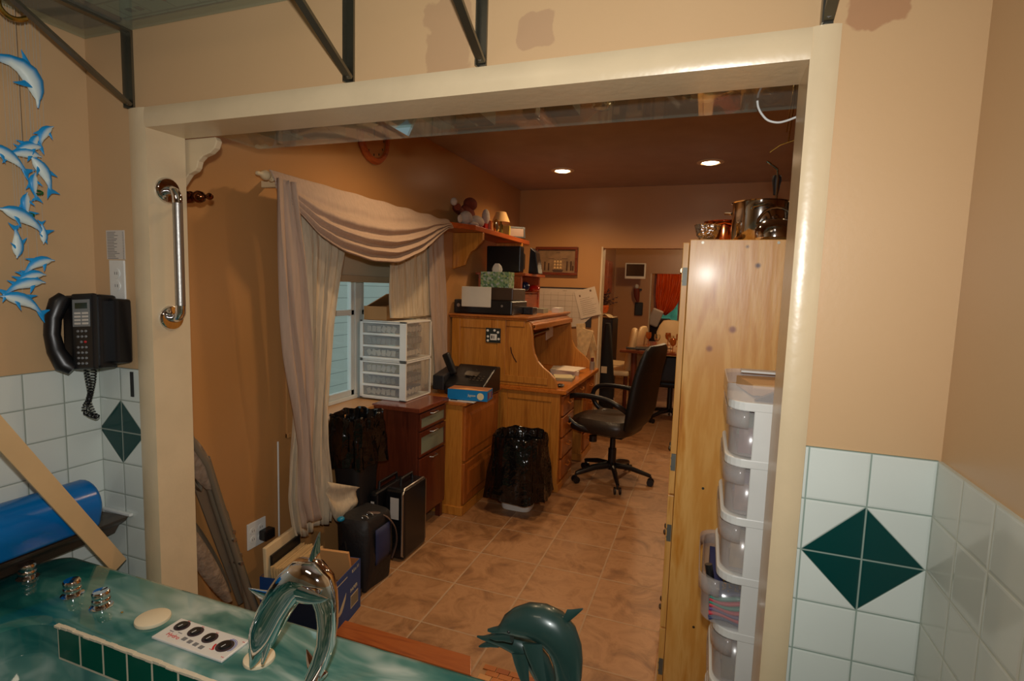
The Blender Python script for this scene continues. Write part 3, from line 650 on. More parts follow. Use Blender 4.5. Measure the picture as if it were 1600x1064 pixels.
BX0, BX1, BY0, BY1 = -1.60, 0.30, -0.12, .815
for d, z in ((-.022,.62),(-.008,.6165),(0,.608),(.0,.532),(.004,.526),(.02,.515),(.05,.44),(.10,.34),(.16,.28),(.22,.26)): rings.append(rr(BX0+d, BX1-d, BY0+d, BY1-d, .09+d*.4, z))
t_ = MB(); t_.loft(rings, False); n0 = len(rings[0]); k_ = (len(rings)-1)*n0; t_.f.append(tuple(range(k_, k_+n0))); t_.mi.append(0)
t_.build('tub_shell', marble(), tub, smooth=True)
gt = MB(); gt.box(-1.487, -0.2, .8122, .8165, .528, .6175)
for i in range(60):   # ragged white bead of grout along the top of the tiles
    x = -1.487 + i*.0215; gt.box(x, x+.0216, .808-random.uniform(0,.003), .8165, .6165, .6215+random.uniform(-.0012,.0016))
gt.build('grout_bead', plain('cream_grout', srgb(214, 205, 182), 0.8), tub)
dk = plain('green_glazed_tile', srgb(8, 84, 66), 0.15)
for i in range(15):
    x = -1.485 + i*.0835; MB().box(x+.002, x+.079, .8113, .8150, .534, .6150).build('deck_tile', dk, tub, bevel=0.001)
def knob(label, x, y_, tilt=0):
    t = thing('tub_valve_knob', label, 'tap knob', (x, y_, .62), 0, '')
    MB().lathe((x, y_, .6202), [(.027, 0), (.027, .004), (.021, .006)], n=28).build('base_ring', M_chrome, t, smooth=True)
    mb = MB().lathe((x, y_, .6262), [(.0195, 0), (.0205, .003), (.0185, .006), (.021, .010), (.021, .017), (.0185, .020), (.0205, .024), (.0205, .036), (.018, .0395), (.0, .040)], n=28)
    if tilt: mb.xf(Matrix.Translation((x, y_, .626)) @ Matrix.Rotation(tilt, 4, 'X') @ Matrix.Translation((-x, -y_, -.626)))
    mb.build('knob', M_chrome, t, smooth=True)
    MB().box(x-.001, x+.001, y_-.0, y_+.017, .6655, .6672).build('pointer', M_black, t)
knob('leftmost chrome knob on the tub deck, in front of the blue bolster', -1.796, .915)
knob('middle chrome knob on the tub deck', -1.589, .908)
knob('rightmost chrome knob on the tub deck, nearest the cream disc', -1.464, .903)
M_cap = plain('cream_cap', srgb(226, 212, 180), 0.55)
tag(MB().lathe((-1.288, .915, .6202), [(.040, 0), (.041, .003), (.040, .008), (.037, .0095), (0, .010)], n=32).build('jet_cap', M_cap, smooth=True), 'cream round cap on the deck between the knobs and the control panel', 'cap')
tag(MB().lathe((-0.925, .903, .6202), [(.034, 0), (.035, .003), (.034, .008), (.031, .0095), (0, .010)], n=32).build('jet_cap', M_cap, smooth=True), 'cream round cap on the deck under the beak of the chrome dolphin', 'cap')
tag(MB().ball((-1.388, .905, .6225), (.003, .003, .0022), 10, 6).build('brass_stud', M_gold, smooth=True), 'tiny brass stud on the tub deck beside the right chrome knob', 'stud')
# control panel
cpn = thing('control_panel', 'white control panel with four dark dials and a red word on the tub deck', 'control panel', (-1.108, .902, .62))
MB().box(-1.2215, -.9945, .862, .942, .6203, .6265).build('face_plate', plain('panel_white', srgb(222, 220, 214), 0.3), cpn, bevel=0.002)
for i, (x, y_) in enumerate(((-1.190, .919), (-1.139, .915), (-1.087, .911), (-1.030, .903))):
    r = .0185 if i < 3 else .021
    d_ = MB().lathe((x, y_, .6266), [(r, 0), (r, .001), (r-.002, .0015), (0, .0015)], n=28); d_.build('dial', plain('dial_rim', srgb(58, 44, 48), 0.4) if i == 0 else bpy.data.materials['dial_rim'], cpn, smooth=True)
    MB().lathe((x, y_, .6281), [(r*.72, 0), (r*.66, .004), (0, .0042)], n=24).build('dial_knob', M_black, cpn, smooth=True)
    MB().obox((x+.002, y_-.006, .6326), .0016, .011, .0006, Matrix.Rotation(-.2, 3, 'Z')).build('pointer', M_white, cpn)
M_blue = plain('blue_print', srgb(60, 80, 170), 0.5); M_redp = plain('red_print', srgb(200, 40, 40), 0.5)
def arc(x, y_, r, w, a0, a1, z, mat_):
    mb = MB(); n = 16; vs = []
    for i in range(n+1):
        a = math.radians(a0+(a1-a0)*i/n)
        for q in (r, r+w): vs.append((x+q*math.cos(a), y_+q*math.sin(a), z))
    mb.add(vs, [(2*i, 2*i+1, 2*i+3, 2*i+2) for i in range(n)]); return mb.build('printed_arc', mat_, cpn)
arc(-1.030, .903, .0225, .002, -30, 110, .6268, M_blue); arc(-1.030, .903, .026, .0012, -20, 100, .6268, M_blue); arc(-1.030, .903, .0225, .005, 185, 235, .6268, M_redp)
TM = lambda x, y_, rz=0: Matrix.Translation((x, y_, .6267)) @ Matrix.Rotation(rz, 4, 'Z')
MB().text('Hydro', .0165, TM(-1.175, .8835, -.06), depth=.0003).build('printed_word', M_redp, cpn)
MB().text('THERAPY', .0035, TM(-1.195, .895, -.06), depth=.0003).text('NIAGARA', .0032, TM(-1.170, .8975, -.06), depth=.0003).build('small_print', plain('grey_print', srgb(110, 100, 110), 0.5), cpn)
sm = MB()
for x, y_ in ((-1.19,.9395),(-1.139,.936),(-1.087,.932),(-1.004,.872),(-1.052,.882),(-1.0,.93)): sm.text('0-10', .0042, TM(x, y_, -.08), depth=.0003)
sm.build('small_print', M_redp, cpn)
for x, y_ in ((-1.140,.8855),(-1.119,.883),(-1.098,.881),(-1.077,.8785)): MB().obox((x, y_, .627), .012, .010, .0016, Matrix.Rotation(-.06, 3, 'Z')).build('push_button', M_key, cpn)

# ---------------------------------------------------------------- chrome dolphin spout
fa = thing('dolphin_faucet', 'chrome leaping dolphin spout standing on the tub deck', 'faucet', (-0.725, .85, .62))
F = lambda x, z, y_=.85: (x, y_, z)
b_ = MB()
dolphin_body(b_, [F(-0.7290,0.6710),F(-0.7080,0.7130),F(-0.6930,0.7590),F(-0.6880,0.8020),F(-0.6900,0.8370),F(-0.6960,0.8630),F(-0.7070,0.8820),F(-0.7250,0.8940),F(-0.7490,0.8910),F(-0.7740,0.8710),F(-0.7960,0.8440),F(-0.8170,0.8130),F(-0.8350,0.7820),F(-0.8510,0.7500),F(-0.8640,0.7200),F(-0.8760,0.6950),F(-0.8830,0.6730),F(-0.8910,0.6560),F(-0.8950,0.6480)],
 [(0.0150,0.0158),(0.0163,0.0172),(0.0182,0.0191),(0.0201,0.0211),(0.0226,0.0238),(0.0263,0.0277),(0.0326,0.0343),(0.0364,0.0383),(0.0376,0.0396),(0.0351,0.0370),(0.0339,0.0356),(0.0326,0.0343),(0.0326,0.0343),(0.0314,0.0330),(0.0263,0.0277),(0.0176,0.0185),(0.0113,0.0119),(0.0063,0.0066),(0.0025,0.0026)], 28)
fin(b_, F(-0.7260,0.9280), F(-0.7130,0.9880), .062, (-.6,0,-.75), .10, sweep=-.15)
fin(b_, F(-.722,.655,.87), F(-.80,.672,.90), .045, (0,1,0), .12); fin(b_, F(-.722,.655,.84), F(-.665,.664,.80), .045, (0,1,0), .12)
fin(b_, F(-0.7420,0.8760,0.820), F(-0.6420,0.8800,0.800), .045, (-.3,0,.9), .12); fin(b_, F(-0.8530,0.8020,0.880), F(-0.9650,0.7720,0.910), .04, (.3,0,.8), .12)
b_.build('body', M_chrome, fa, smooth=True)
MB().tube([F(-0.8380,0.7380,0.845),F(-0.8450,0.7140,0.845),F(-0.8510,0.6920,0.845),F(-0.8570,0.6710,0.845)], [(.013,.015),(.010,.012),(.006,.008),(.003,.003)], 16).build('lower_jaw', M_chrome, fa, smooth=True)
MB().lathe((-.728, .85, .6203), [(.040, 0), (.040, .005), (.030, .012), (.020, .028), (.014, .045)], n=28).build('base_flange', M_chrome, fa, smooth=True)
# ---------------------------------------------------------------- verdigris dolphin statue
M_verd = plain('verdigris_bronze', srgb(32, 56, 52), 0.32, 0.1, var=0.08, nscale=14, Coat_Weight=0.3)
st = thing('dolphin_statue', 'dark green statue of two leaping dolphins standing on the tub edge', 'statue', (-0.225, .95, .62))
G = lambda x, z, y_=.95: (x, y_, z)
a_ = MB()
dolphin_body(a_, [G(-.374,.808),G(-.362,.811),G(-.350,.815),G(-.340,.822),G(-.328,.832),G(-.310,.842),G(-.285,.851),G(-.262,.852),G(-.241,.846),G(-.225,.832),G(-.214,.812),G(-.208,.788),G(-.205,.760),G(-.207,.73),G(-.212,.70),G(-.218,.67),G(-.222,.645)],
 [(.003,.003),(.007,.006),(.009,.007),(.013,.012),(.021,.021),(.027,.028),(.031,.034),(.033,.037),(.034,.039),(.033,.038),(.030,.034),(.027,.030),(.023,.026),(.019,.022),(.015,.017),(.012,.013),(.010,.010)], 24)
fin(a_, G(-.222,.868), G(-.186,.891), .05, (-.35,0,-.9), .1, sweep=-.2)
fin(a_, G(-.272,.825,.922), G(-.242,.742,.90), .040, (.9,0,.2), .12, sweep=.3); fin(a_, G(-.27,.825,.975), G(-.23,.76,1.0), .034, (.9,0,.2), .12)
a_.build('front_dolphin', M_verd, st, smooth=True)
MB().tube([G(-.322,.812,.948),G(-.34,.805,.948),G(-.356,.799,.948),G(-.369,.795,.948)], [(.014,.009),(.009,.006),(.007,.004),(.002,.002)], 12).build('lower_jaw', M_verd, st, smooth=True)
c_ = MB(); H_ = lambda x, z, y_=.99: (x*1.03, y_, z*1.03-.0438)
dolphin_body(c_, [H_(-.402,.779),H_(-.390,.779),H_(-.378,.781),H_(-.362,.785),H_(-.345,.789),H_(-.325,.789),H_(-.305,.785),H_(-.285,.775),H_(-.268,.758),H_(-.255,.735),H_(-.245,.705),H_(-.238,.67),H_(-.236,.645)],
 [(.002,.002),(.005,.004),(.008,.007),(.013,.012),(.018,.017),(.021,.021),(.023,.023),(.024,.025),(.023,.025),(.021,.023),(.017,.019),(.012,.013),(.01,.01)], 22)
fin(c_, H_(-.300,.785,.965), H_(-.283,.705,.95), .036, (.9,0,.2), .12); fin(c_, H_(-.325,.785), H_(-.295,.815), .03, (-.8,0,.3), .1)
c_.build('rear_dolphin', M_verd, st, smooth=True)
MB().tube([H_(-.355,.777),H_(-.372,.771),H_(-.386,.764),H_(-.397,.758)], [(.009,.006),(.007,.005),(.005,.004),(.002,.002)], 12).build('lower_jaw', M_verd, st, smooth=True)
MB().ball(G(-.322,.831,.929), .0035, 10, 6).build('eye', M_black, st, smooth=True); MB().ball(H_(-.357,.788,.978), .003, 10, 6).build('eye', M_black, st, smooth=True)
MB().lathe((-.225, .965, .6202), [(.075, 0), (.075, .006), (.06, .014), (.035, .022), (.012, .035)], n=24).build('base', M_verd, st, smooth=True)

# ---------------------------------------------------------------- tray, bolster and plank at the left wall
M_trayw = wood('dark_tray_wood', srgb(62, 46, 34), srgb(78, 60, 44), 0.5, axis='y')
tr_ = thing('wall_trough', 'dark brown trough shelf fixed in the corner under the blue bolster', 'shelf', (-1.9, 1.0, .625))
MB().prism([(-1.899, .698), (-1.765, .703), (-1.775, .69), (-1.812, .665), (-1.835, .632), (-1.899, .632)], 'y', .55, 1.186).build('trough_body', M_trayw, tr_, bevel=0.003)
MB().box(-1.899, -1.762, 1.186, 1.199, .700, .709).build('white_bead', M_white, tr_, bevel=0.002)
sec = []
for i in range(17):
    a = math.radians(-20 + 220*i/16); sec.append((-1.822 + .074*math.cos(a), .778 + .074*math.sin(a)))
sec += [(-1.892, .712), (-1.80, .7045), (-1.765, .7045)]
bo = MB().prism(sec, 'y', .62, 1.10)
tag(bo.build('blue_bolster', plain('blue_vinyl', srgb(0, 104, 178), 0.22, bmp=0.05, bscale=12), smooth=True, bevel=0.012, seg=3), 'bright blue vinyl bolster lying in the dark corner trough', 'bolster')
pk = MB(); A = V(-1.745, 1.135, .56); B = V(-1.64, .70, 1.27)
d1 = (B-A).normalized(); w1_ = V(0, .86, .5); w1_ = (w1_ - d1*w1_.dot(d1)).normalized(); th = d1.cross(w1_)
vs = []
for c in (A, B):
    for su, sv in ((-1,-1),(1,-1),(1,1),(-1,1)): vs.append(c + w1_*.025*su + th*.005*sv)
pk.add(vs, [(0,3,2,1),(4,5,6,7),(0,1,5,4),(1,2,6,5),(2,3,7,6),(3,0,4,7)])
tag(pk.build('wooden_plank', plain('pale_plank', srgb(212, 178, 130), 0.55), bevel=0.001), 'pale beige wooden strip leaning across the blue bolster', 'plank')
# ---------------------------------------------------------------- floor items just behind the opening
M_ply = wood('orange_board', srgb(148, 72, 20), srgb(166, 88, 30), 0.5, axis='x')
tag(MB().prism([(-1.55, 1.755), (-.755, 1.755), (-.80, 1.852), (-1.55, 1.852)], 'z', 0.001, 0.022).build('floor_board', M_ply, bevel=0.002), 'orange-brown board lying on the floor tiles behind the tub edge', 'board')
mz = MB()
for i in range(8):
    for j in range(9):
        x = -.735 + i*.055 + (j % 2)*.02; y_ = 1.60 + j*.028; mz.box(x, x+.05, y_, y_+.025, .004, .0085, random.choice((0, 1, 2)))
ms = thing('mosaic_mat', 'small patterned brown mosaic mat on the floor beside the orange board', 'mat', (-.5, 1.73, 0))
MB().box(-.75, -.28, 1.59, 1.86, .001, .004).build('mat_base', plain('mat_base', srgb(170, 130, 90), 0.8), ms)
mz.build('mosaic', [plain('mz1', srgb(178, 104, 44), 0.5), plain('mz2', srgb(196, 140, 84), 0.5), plain('mz3', srgb(160, 84, 34), 0.5)], ms)
# folding chairs leaning behind the left jamb
M_fold = plain('folding_metal', srgb(128, 120, 104), 0.38, 0.4)
M_pad = plain('chair_pad', srgb(128, 112, 96), 0.6, bmp=0.8, bscale=45, var=.3, nscale=30)
def fold_chair(label, dx, dy, top, seatc):
    t = thing('folding_chair', label, 'folding chair', (-1.80+dx, 1.60+dy, 0), 0, '')
    P = lambda y_, z, o=0: (-1.795+dx+o+.035*(1-z), y_+dy, z)
    for off in (0, .028):
        MB().tube([P(1.72,.012,off), P(1.66,.20,off), P(1.60,.42,off), P(1.545,.62,off), P(1.50,.80,off), P(1.455,top-.05,off), P(1.43,top,off)], (.0125, .0125), 10).build('frame_tube', M_fold, t, smooth=True)
    MB().tube([P(1.685,.012,.012), P(1.65,.25,.012), P(1.58,.55,.012)], .012, 10).build('rear_leg', M_fold, t, smooth=True)
    s = MB(); s.grid(lambda u, v: V(*P(1.415+.32*u*0+ (1.62-.21*v-1.415)*1 + .0*u, .32+.36*v, 0)) + V(0.012+.02*u, -.03*math.sin(PI*u)-.02, 0), 6, 10)
    rings_ = []
    for v in range(11):
        q = v/10; z = .22+.44*q; y_ = 1.60-.20*q; w = .034*math.sin(PI*min(1, max(0.02, q)))**.5+.006
        rings_.append([V(*P(y_ + w*math.cos(a*PI/6)-.03, z, .014 + .018*math.sin(a*PI/6))) for a in range(12)])
    MB().loft(rings_).build('seat', M_pad if seatc else M_fold, t, smooth=True)
    rings_ = []
    for v in range(9):
        q = v/8; z = .70+(top-.70)*q; y_ = 1.52-.09*q; w = .035*math.sin(PI*min(1, max(0.02, q)))**.5+.01
        rings_.append([V(*P(y_ + w*math.cos(a*PI/6), z, .014 + .014*math.sin(a*PI/6))) for a in range(12)])
    MB().loft(rings_).build('backrest', M_pad if seatc else M_fold, t, smooth=True)
    if not seatc: MB().loft([[V(*P(1.66-.19*q+dw, .12+.62*q, o)) for dw, o in ((-.028,0),(.028,0),(.028,.006),(-.028,.006))] for q in (0,.25,.5,.75,1)]).build('metal_panel', M_fold, t)
    for z in (.47, .36): MB().cyl(P(1.60-.0*z+(.42-z)*.25, z, -.012), P(1.60+(.42-z)*.25, z, .05), .008, 10).build('rivet', M_steel, t)
fold_chair('folded grey metal chair with a padded back leaning nearest the left jamb', .03, -.04, .93, True)
fold_chair('second folded grey metal chair leaning flat against the office wall', -.03, .01, .74, False)

# ---------------------------------------------------------------- blue file box
M_bluebox = plain('blue_box_card', srgb(18, 62, 120), 0.5); M_cardin = plain('box_inside', srgb(160, 108, 62), 0.8)
bxr = thing('file_box', 'dark blue cardboard box full of files on the floor by the outlet', 'box', (-1.63, 1.86, 0))
BM = Matrix.Translation((-1.575, 1.842, 0)) @ Matrix.Rotation(math.radians(9), 4, 'Z')
w_, l_, h_ = .34, .25, .235
def bm_(mb): return mb.xf(BM)
bm_(MB().box(-w_/2, w_/2, -l_/2, l_/2, .001, .006)).build('box_bottom', M_bluebox, bxr)
for nm, a in (('side_panel', (-w_/2, -w_/2+.004, -l_/2, l_/2)), ('side_panel', (w_/2-.004, w_/2, -l_/2, l_/2)), ('end_panel', (-w_/2+.004, w_/2-.004, -l_/2, -l_/2+.004)), ('end_panel', (-w_/2+.004, w_/2-.004, l_/2-.004, l_/2))):
    bm_(MB().box(*a, .006, h_)).build(nm, M_bluebox, bxr)
ins = MB().box(-w_/2+.0042, -w_/2+.005, -l_/2+.005, l_/2-.005, .007, h_+.0005).box(w_/2-.005, w_/2-.0042, -l_/2+.005, l_/2-.005, .007, h_+.0005).box(-w_/2+.005, w_/2-.005, l_/2-.005, l_/2-.0042, .007, h_+.0005)
bm_(ins).build('box_lining', M_cardin, bxr)
pr = MB()
pr.box(w_/2, w_/2+.0006, -.12, .0, h_-.025, h_-.021)
pr.box(w_/2, w_/2+.0006, .03, .10, .045, .105)
RM = Matrix.Translation((w_/2+.0006, 0, 0)) @ Matrix.Rotation(PI/2, 4, 'Z') @ Matrix.Rotation(PI/2, 4, 'X')
pr.text('8.5 x 11', .02, Matrix.Translation((0, .075, h_-.022)) @ RM)
pr.prism([(-.10, .08), (-.07, .09), (-.01, .145), (-.015, .12), (-.035, .09), (-.05, .075), (-.07, .07)], 'x', w_/2, w_/2+.0006)
pr.text('PAPER', .024, Matrix.Translation((0, .06, .13)) @ RM)
bm_(pr).build('printed_marks', plain('box_print', srgb(190, 180, 150), 0.6), bxr)
bc = MB()
for i in range(11): bc.box(w_/2+.0007, w_/2+.001, .034+i*.006, .037+i*.006, .05, .10)
bm_(bc).build('barcode', M_black, bxr)
M_man = plain('manila', srgb(200, 168, 118), 0.75, var=.1)
fo = MB()
for i in range(16):
    x = -.135 + i*.0085; fo.obox((x, -.02, .155+random.uniform(-.004,.004)), .0022, .33, .29, Matrix.Rotation(-.35+random.uniform(-.03,.03), 3, 'Y'))
folders = []
for i in range(9):
    x = -.105 + i*.0135
    mb = MB(); mb.obox((x, -.005, .15+.004*math.sin(i*2)), .0075, .225, .265, Matrix.Rotation(-.12, 3, 'Y')); mb.xf(BM)
    folders.append(tag(mb.build('file_folder', M_man), 'manila folder packed upright in the blue box', 'folder', 'manila folders standing in the blue box'))
mb = MB(); mb.obox((-.142, -.015, .19), .018, .215, .35, Matrix.Rotation(-.04, 3, 'Y')); mb.xf(BM)
tag(mb.build('binder', M_cream, bevel=.004), 'cream binder standing tallest at the wall side of the blue box', 'binder')
mb = MB(); mb.obox((-.123, -.0, .17), .012, .21, .31, Matrix.Rotation(-.04, 3, 'Y')); mb.xf(BM)
tag(mb.build('black_binder', M_black, bevel=.003), 'black strip of a binder between the cream binder and the folders', 'binder')
env = MB(); env.obox((.085, .06, .225), .14, .012, .16, Matrix.Rotation(.25, 3, 'X')); env.text('FRAGILE', .022, Matrix.Translation((.085, .0515, .24)) @ Matrix.Rotation(PI/2+.25, 4, 'X'), m=1); env.xf(BM)
tag(env.build('kraft_envelope', [plain('kraft', srgb(196, 146, 92), 0.7), plain('env_red', srgb(190, 90, 60), 0.7)], loc=(-1.55, 1.93, .12)), 'brown kraft envelope with faint red lettering in the blue box', 'envelope')

# ---------------------------------------------------------------- bags and cases
bag = thing('camera_bag', 'open black soft bag with a blue pocket on the floor behind the blue box', 'bag', (-1.545, 2.20, 0))
q = MB()
def bagf(rings_): return MB().loft(rings_)
rg = []
for z, sx, sy in ((.0,.085,.115),(.02,.092,.122),(.15,.096,.125),(.28,.094,.122),(.335,.088,.114),(.352,.078,.10),(.354,.05,.06)):
    ring = []
    for j in range(24):
        a = 2*PI*j/24; s_ = lambda v: math.copysign(abs(v)**.45, v)
        ring.append(V(-1.545 + sx*s_(math.cos(a)) + .008*math.sin(5*a+z*20), 2.20 + sy*s_(math.sin(a)) + .008*math.cos(4*a+z*30), z+.002))
    rg.append(ring)
bagf(rg).build('bag_body', plain('black_nylon', srgb(20, 19, 22), 0.6, bmp=.3, bscale=30), bag, smooth=True)
MB().grid(lambda u, v: V(-1.445+.015*math.sin(PI*u)*math.sin(PI*v), 2.14+.13*u, .12+.18*v), 6, 6).build('blue_pocket', plain('navy_cloth', srgb(34, 42, 78), 0.7), bag, smooth=True, solid=.006)
MB().tube(crv([V(-1.437, 2.27, .10), V(-1.425, 2.295, .18), V(-1.43, 2.28, .27), V(-1.465, 2.23, .345), V(-1.52, 2.18, .362)]), (.004, .012), 8).build('strap', plain('brown_strap', srgb(84, 64, 56), 0.6), bag, smooth=True)
for i in range(2): MB().tube([V(-1.50+.018*math.cos(a*PI/5), 2.13+i*.04, .36+.010*math.sin(a*PI/5)) for a in range(10)], .003, 6, closed=True).build('metal_clip', M_steel, bag, smooth=True)
tag(MB().ball((-1.60, 2.075, .358), (.018, .02, .012), 12, 8).build('teal_bottle_cap', plain('teal', srgb(0, 120, 160), 0.3), smooth=True), 'teal blue object peeking from the top of the black soft bag', 'pouch')
tg = tag(MB().obox((-1.57, 2.035, .02), .20, .05, .036, Matrix.Rotation(.05, 3, 'Z')).tube([V(-1.66, 2.04, .04), V(-1.62, 2.03, .17), V(-1.57, 2.03, .10), V(-1.52, 2.035, .19), V(-1.48, 2.04, .05)], .007, 6).tube([V(-1.64, 2.035, .04), V(-1.58, 2.035, .22), V(-1.55, 2.04, .27), V(-1.51, 2.04, .04)], .006, 6).build('tangled_cables', M_black, smooth=True), 'tangle of black cables and tools between the blue box and the soft bag', 'cables')
def case(label, x0, x1, y0, y1, h, rim):
    t = thing('briefcase', label, 'briefcase', ((x0+x1)/2, (y0+y1)/2, 0))
    MB().box(x0, x1, y0, y1, .003, h).build('shell', plain('case_black', srgb(22, 22, 24), 0.25) if 'case_black' not in bpy.data.materials else bpy.data.materials['case_black'], t, bevel=.018, seg=3)
    if rim:
        xr = x1-.012; z0, z1, a, b = .012, h-.002, y0-.002, y1+.002
        MB().tube([(xr, y0+.02, z1), (xr, y1-.02, z1), (xr, b, z1-.02), (xr, b, z0+.02), (xr, y1-.02, z0), (xr, y0+.02, z0), (xr, a, z0+.02), (xr, a, z1-.02)], .007, 8, closed=True).build('metal_rim', M_steel, t, smooth=True)
    else:
        pass
    MB().box(x0+.3*(x1-x0), x0+.72*(x1-x0), y0-.001, y0+.001, h-.17, h-.05).build('paper_sticker', M_paper, t)
    MB().tube([((x0+x1)/2, y0+.06, h-.003), ((x0+x1)/2, y0+.065, h+.035), ((x0+x1)/2, y1-.065, h+.035), ((x0+x1)/2, y1-.06, h-.003)], .008, 8).build('handle', M_black, t, smooth=True)
    return t
c1 = case('black hard briefcase with a silver rim and a white sticker, nearest the dark cabinet', -1.580, -1.455, 2.42, 2.665, .40, True)
c2 = case('second black case tucked between the soft bag and the silver rimmed briefcase', -1.640, -1.592, 2.36, 2.66, .385, False)

# ---------------------------------------------------------------- trash cans
def binbag(mb, cx, cy, z0, z1, r0, r1, sq=.6, seed=1, ys=1.0, n=72):
    rg = []
    for i in range(11):
        q = i/10; z = z0 + (z1-z0)*q; ring = []
        for j in range(n):
            a = 2*PI*j/n; s_ = lambda v: math.copysign(abs(v)**sq, v)
            r = r0 + (r1-r0)*q + .010*math.sin(9*a+seed)*(1-q) + .004*math.sin(23*a+seed*2) + .016*noise.noise(V(math.cos(a)*3, math.sin(a)*3+z*7, seed)) + .008*noise.noise(V(a*6, z*25, seed))
            if i == 0: zz = z + .012*math.sin(5*a+seed)
            else: zz = z + .006*math.sin(7*a)*q
            ring.append(V(cx + r*s_(math.cos(a)), cy + ys*r*s_(math.sin(a)), zz))
        rg.append(ring)
    for q, dz, k in ((1.0, .006, -.006), (.96, -.01, -.02), (.9, -.08, -.03), (.8, -.2, -.04), (.4, -.28, 0)):
        ring = []
        for j in range(n):
            a = 2*PI*j/n; s_ = lambda v: math.copysign(abs(v)**sq, v); r = r1*q + k*.2 + .006*math.sin(17*a+seed)
            ring.append(V(cx + r*s_(math.cos(a)), cy + ys*r*s_(math.sin(a)), z1+dz+.006*math.sin(7*a)))
        rg.append(ring)
    mb.loft(rg, False); return mb
tb = thing('trash_can', 'tall black trash can lined with a black bag beside the dark cabinet', 'trash can', (-1.728, 2.375, 0))
rg = []
for z, s in ((.003,.13),(.02,.135),(.45,.158),(.68,.168)):
    rg.append([V(-1.65 + s*math.copysign(abs(math.cos(a*PI/16))**.4, math.cos(a*PI/16)), 2.42 + s*.62*math.copysign(abs(math.sin(a*PI/16))**.4, math.sin(a*PI/16)), z) for a in range(32)])
tcn = MB().loft(rg)
TBC = (-1.728, 2.375)
rg = []
for z, s in ((.003,.07),(.02,.072),(.45,.082),(.745,.105)):
    rg.append([V(TBC[0] + s*math.copysign(abs(math.cos(a*PI/16))**.45, math.cos(a*PI/16)), TBC[1] + s*1.2*math.copysign(abs(math.sin(a*PI/16))**.45, math.sin(a*PI/16)), z) for a in range(32)])
MB().loft(rg, 'bottom').build('can_body', plain('bin_black', srgb(24, 24, 26), 0.5), tb, smooth=True)
mb = binbag(MB(), TBC[0], TBC[1], .54, .80, .122, .114, .7, 2, 1.2); mb.build('bin_liner', M_bag, tb, smooth=True)
tw = thing('waste_basket', 'white waste basket covered by a large black bag in front of the oak desk', 'trash can', (-1.12, 3.32, 0))
rg = []
for z, s in ((.002,.10),(.015,.105),(.30,.128),(.42,.135)):
    rg.append([V(-1.13 + s*math.copysign(abs(math.cos(a*PI/16))**.5, math.cos(a*PI/16)), 3.37 + s*.8*math.copysign(abs(math.sin(a*PI/16))**.5, math.sin(a*PI/16)), z) for a in range(32)])
MB().loft(rg, 'bottom').build('basket', M_white, tw, smooth=True)
mb = MB(); binbag(mb, -1.13, 3.37, .105, .515, .215, .172, .75, 5)
mb.build('bin_liner', M_bag, tw, smooth=True)
def interp(tab, z):
    tab = sorted(tab)
    if z <= tab[0][0]: return tab[0][1:]
    for a, b in zip(tab, tab[1:]):
        if z <= b[0]:
            t = (z-a[0])/(b[0]-a[0]); return tuple(a[i]*(1-t)+b[i]*t for i in range(1, len(a)))
    return tab[-1][1:]
def smooth_interp(tab, z):
    return tuple(sum(w*v for w, v in zip((.25,.5,.25), vals)) for vals in zip(interp(tab, z-.03), interp(tab, z), interp(tab, z+.03)))
# ---------------------------------------------------------------- window curtains
def cloth(name, c, transl=0.3, stripes=0.0):
    m, nt, bs = newmat(name); out = nt.nodes['Material Output']
    tc = N(nt, 'ShaderNodeTexCoord'); mp = N(nt, 'ShaderNodeMapping'); mp.inputs['Scale'].default_value = (60, 60, 6); nt.links.new(tc.outputs['Object'], mp.inputs[0])
    n = N(nt, 'ShaderNodeTexNoise'); n.inputs['Scale'].default_value = 1.5; nt.links.new(mp.outputs[0], n.inputs[0])
    r = ramp(nt, n.outputs[0], [(0.3, mix(c, (0,0,0), .10 + stripes)), (0.65, c)]); nt.links.new(r.outputs[0], bs.inputs['Base Color']); bs.inputs['Roughness'].default_value = 0.85
    tr = N(nt, 'ShaderNodeBsdfTranslucent'); nt.links.new(r.outputs[0], tr.inputs[0]); mx = N(nt, 'ShaderNodeMixShader'); mx.inputs[0].default_value = transl
    nt.links.new(bs.outputs[0], mx.inputs[1]); nt.links.new(tr.outputs[0], mx.inputs[2]); nt.links.new(mx.outputs[0], out.inputs[0]); return m
M_cur = cloth('cream_curtain', srgb(226, 208, 178), .3, .06); M_tail = cloth('taupe_sheer', srgb(202, 176, 154), .3); 
def panel(name, tab, x, amp, folds, z0, z1, mt, par, seed=0, nu=90, nv=50, sharp=False):
    mb = MB()
    def fn(u, v):
        z = z0+(z1-z0)*v; a, b = (interp if sharp else smooth_interp)(tab, z)
        squeeze = min(1.6, .5/max(.12, b-a)*.6)
        return V(x + amp*squeeze*math.sin(u*folds*2*PI + .8*math.sin(v*3+seed)) + amp*.5*math.sin(u*folds*4.3*PI+v*4+seed), a+(b-a)*u + .006*math.sin(u*folds*2*PI*1.5+v*9), z + (.012*math.sin(u*11+seed) if v < .02 else 0))
    mb.grid(fn, nu, nv); return mb.build(name, mt, par, smooth=True, solid=.002)
cu = thing('window_curtain', 'cream curtain panel on the left of the window, knotted low above the bags', 'curtain', (-1.70, 2.0, .2))
LP = [(.30,1.91,2.15),(.37,1.885,2.17),(.51,1.865,2.17),(.69,1.885,2.14),(.88,1.92,2.13),(1.06,1.945,2.154),(1.28,1.93,2.193),(1.47,1.915,2.244),(1.65,1.90,2.295),(1.92,1.84,2.33)]
panel('curtain_panel', LP, -1.735, .014, 7, .30, 1.912, M_cur, cu, 1)
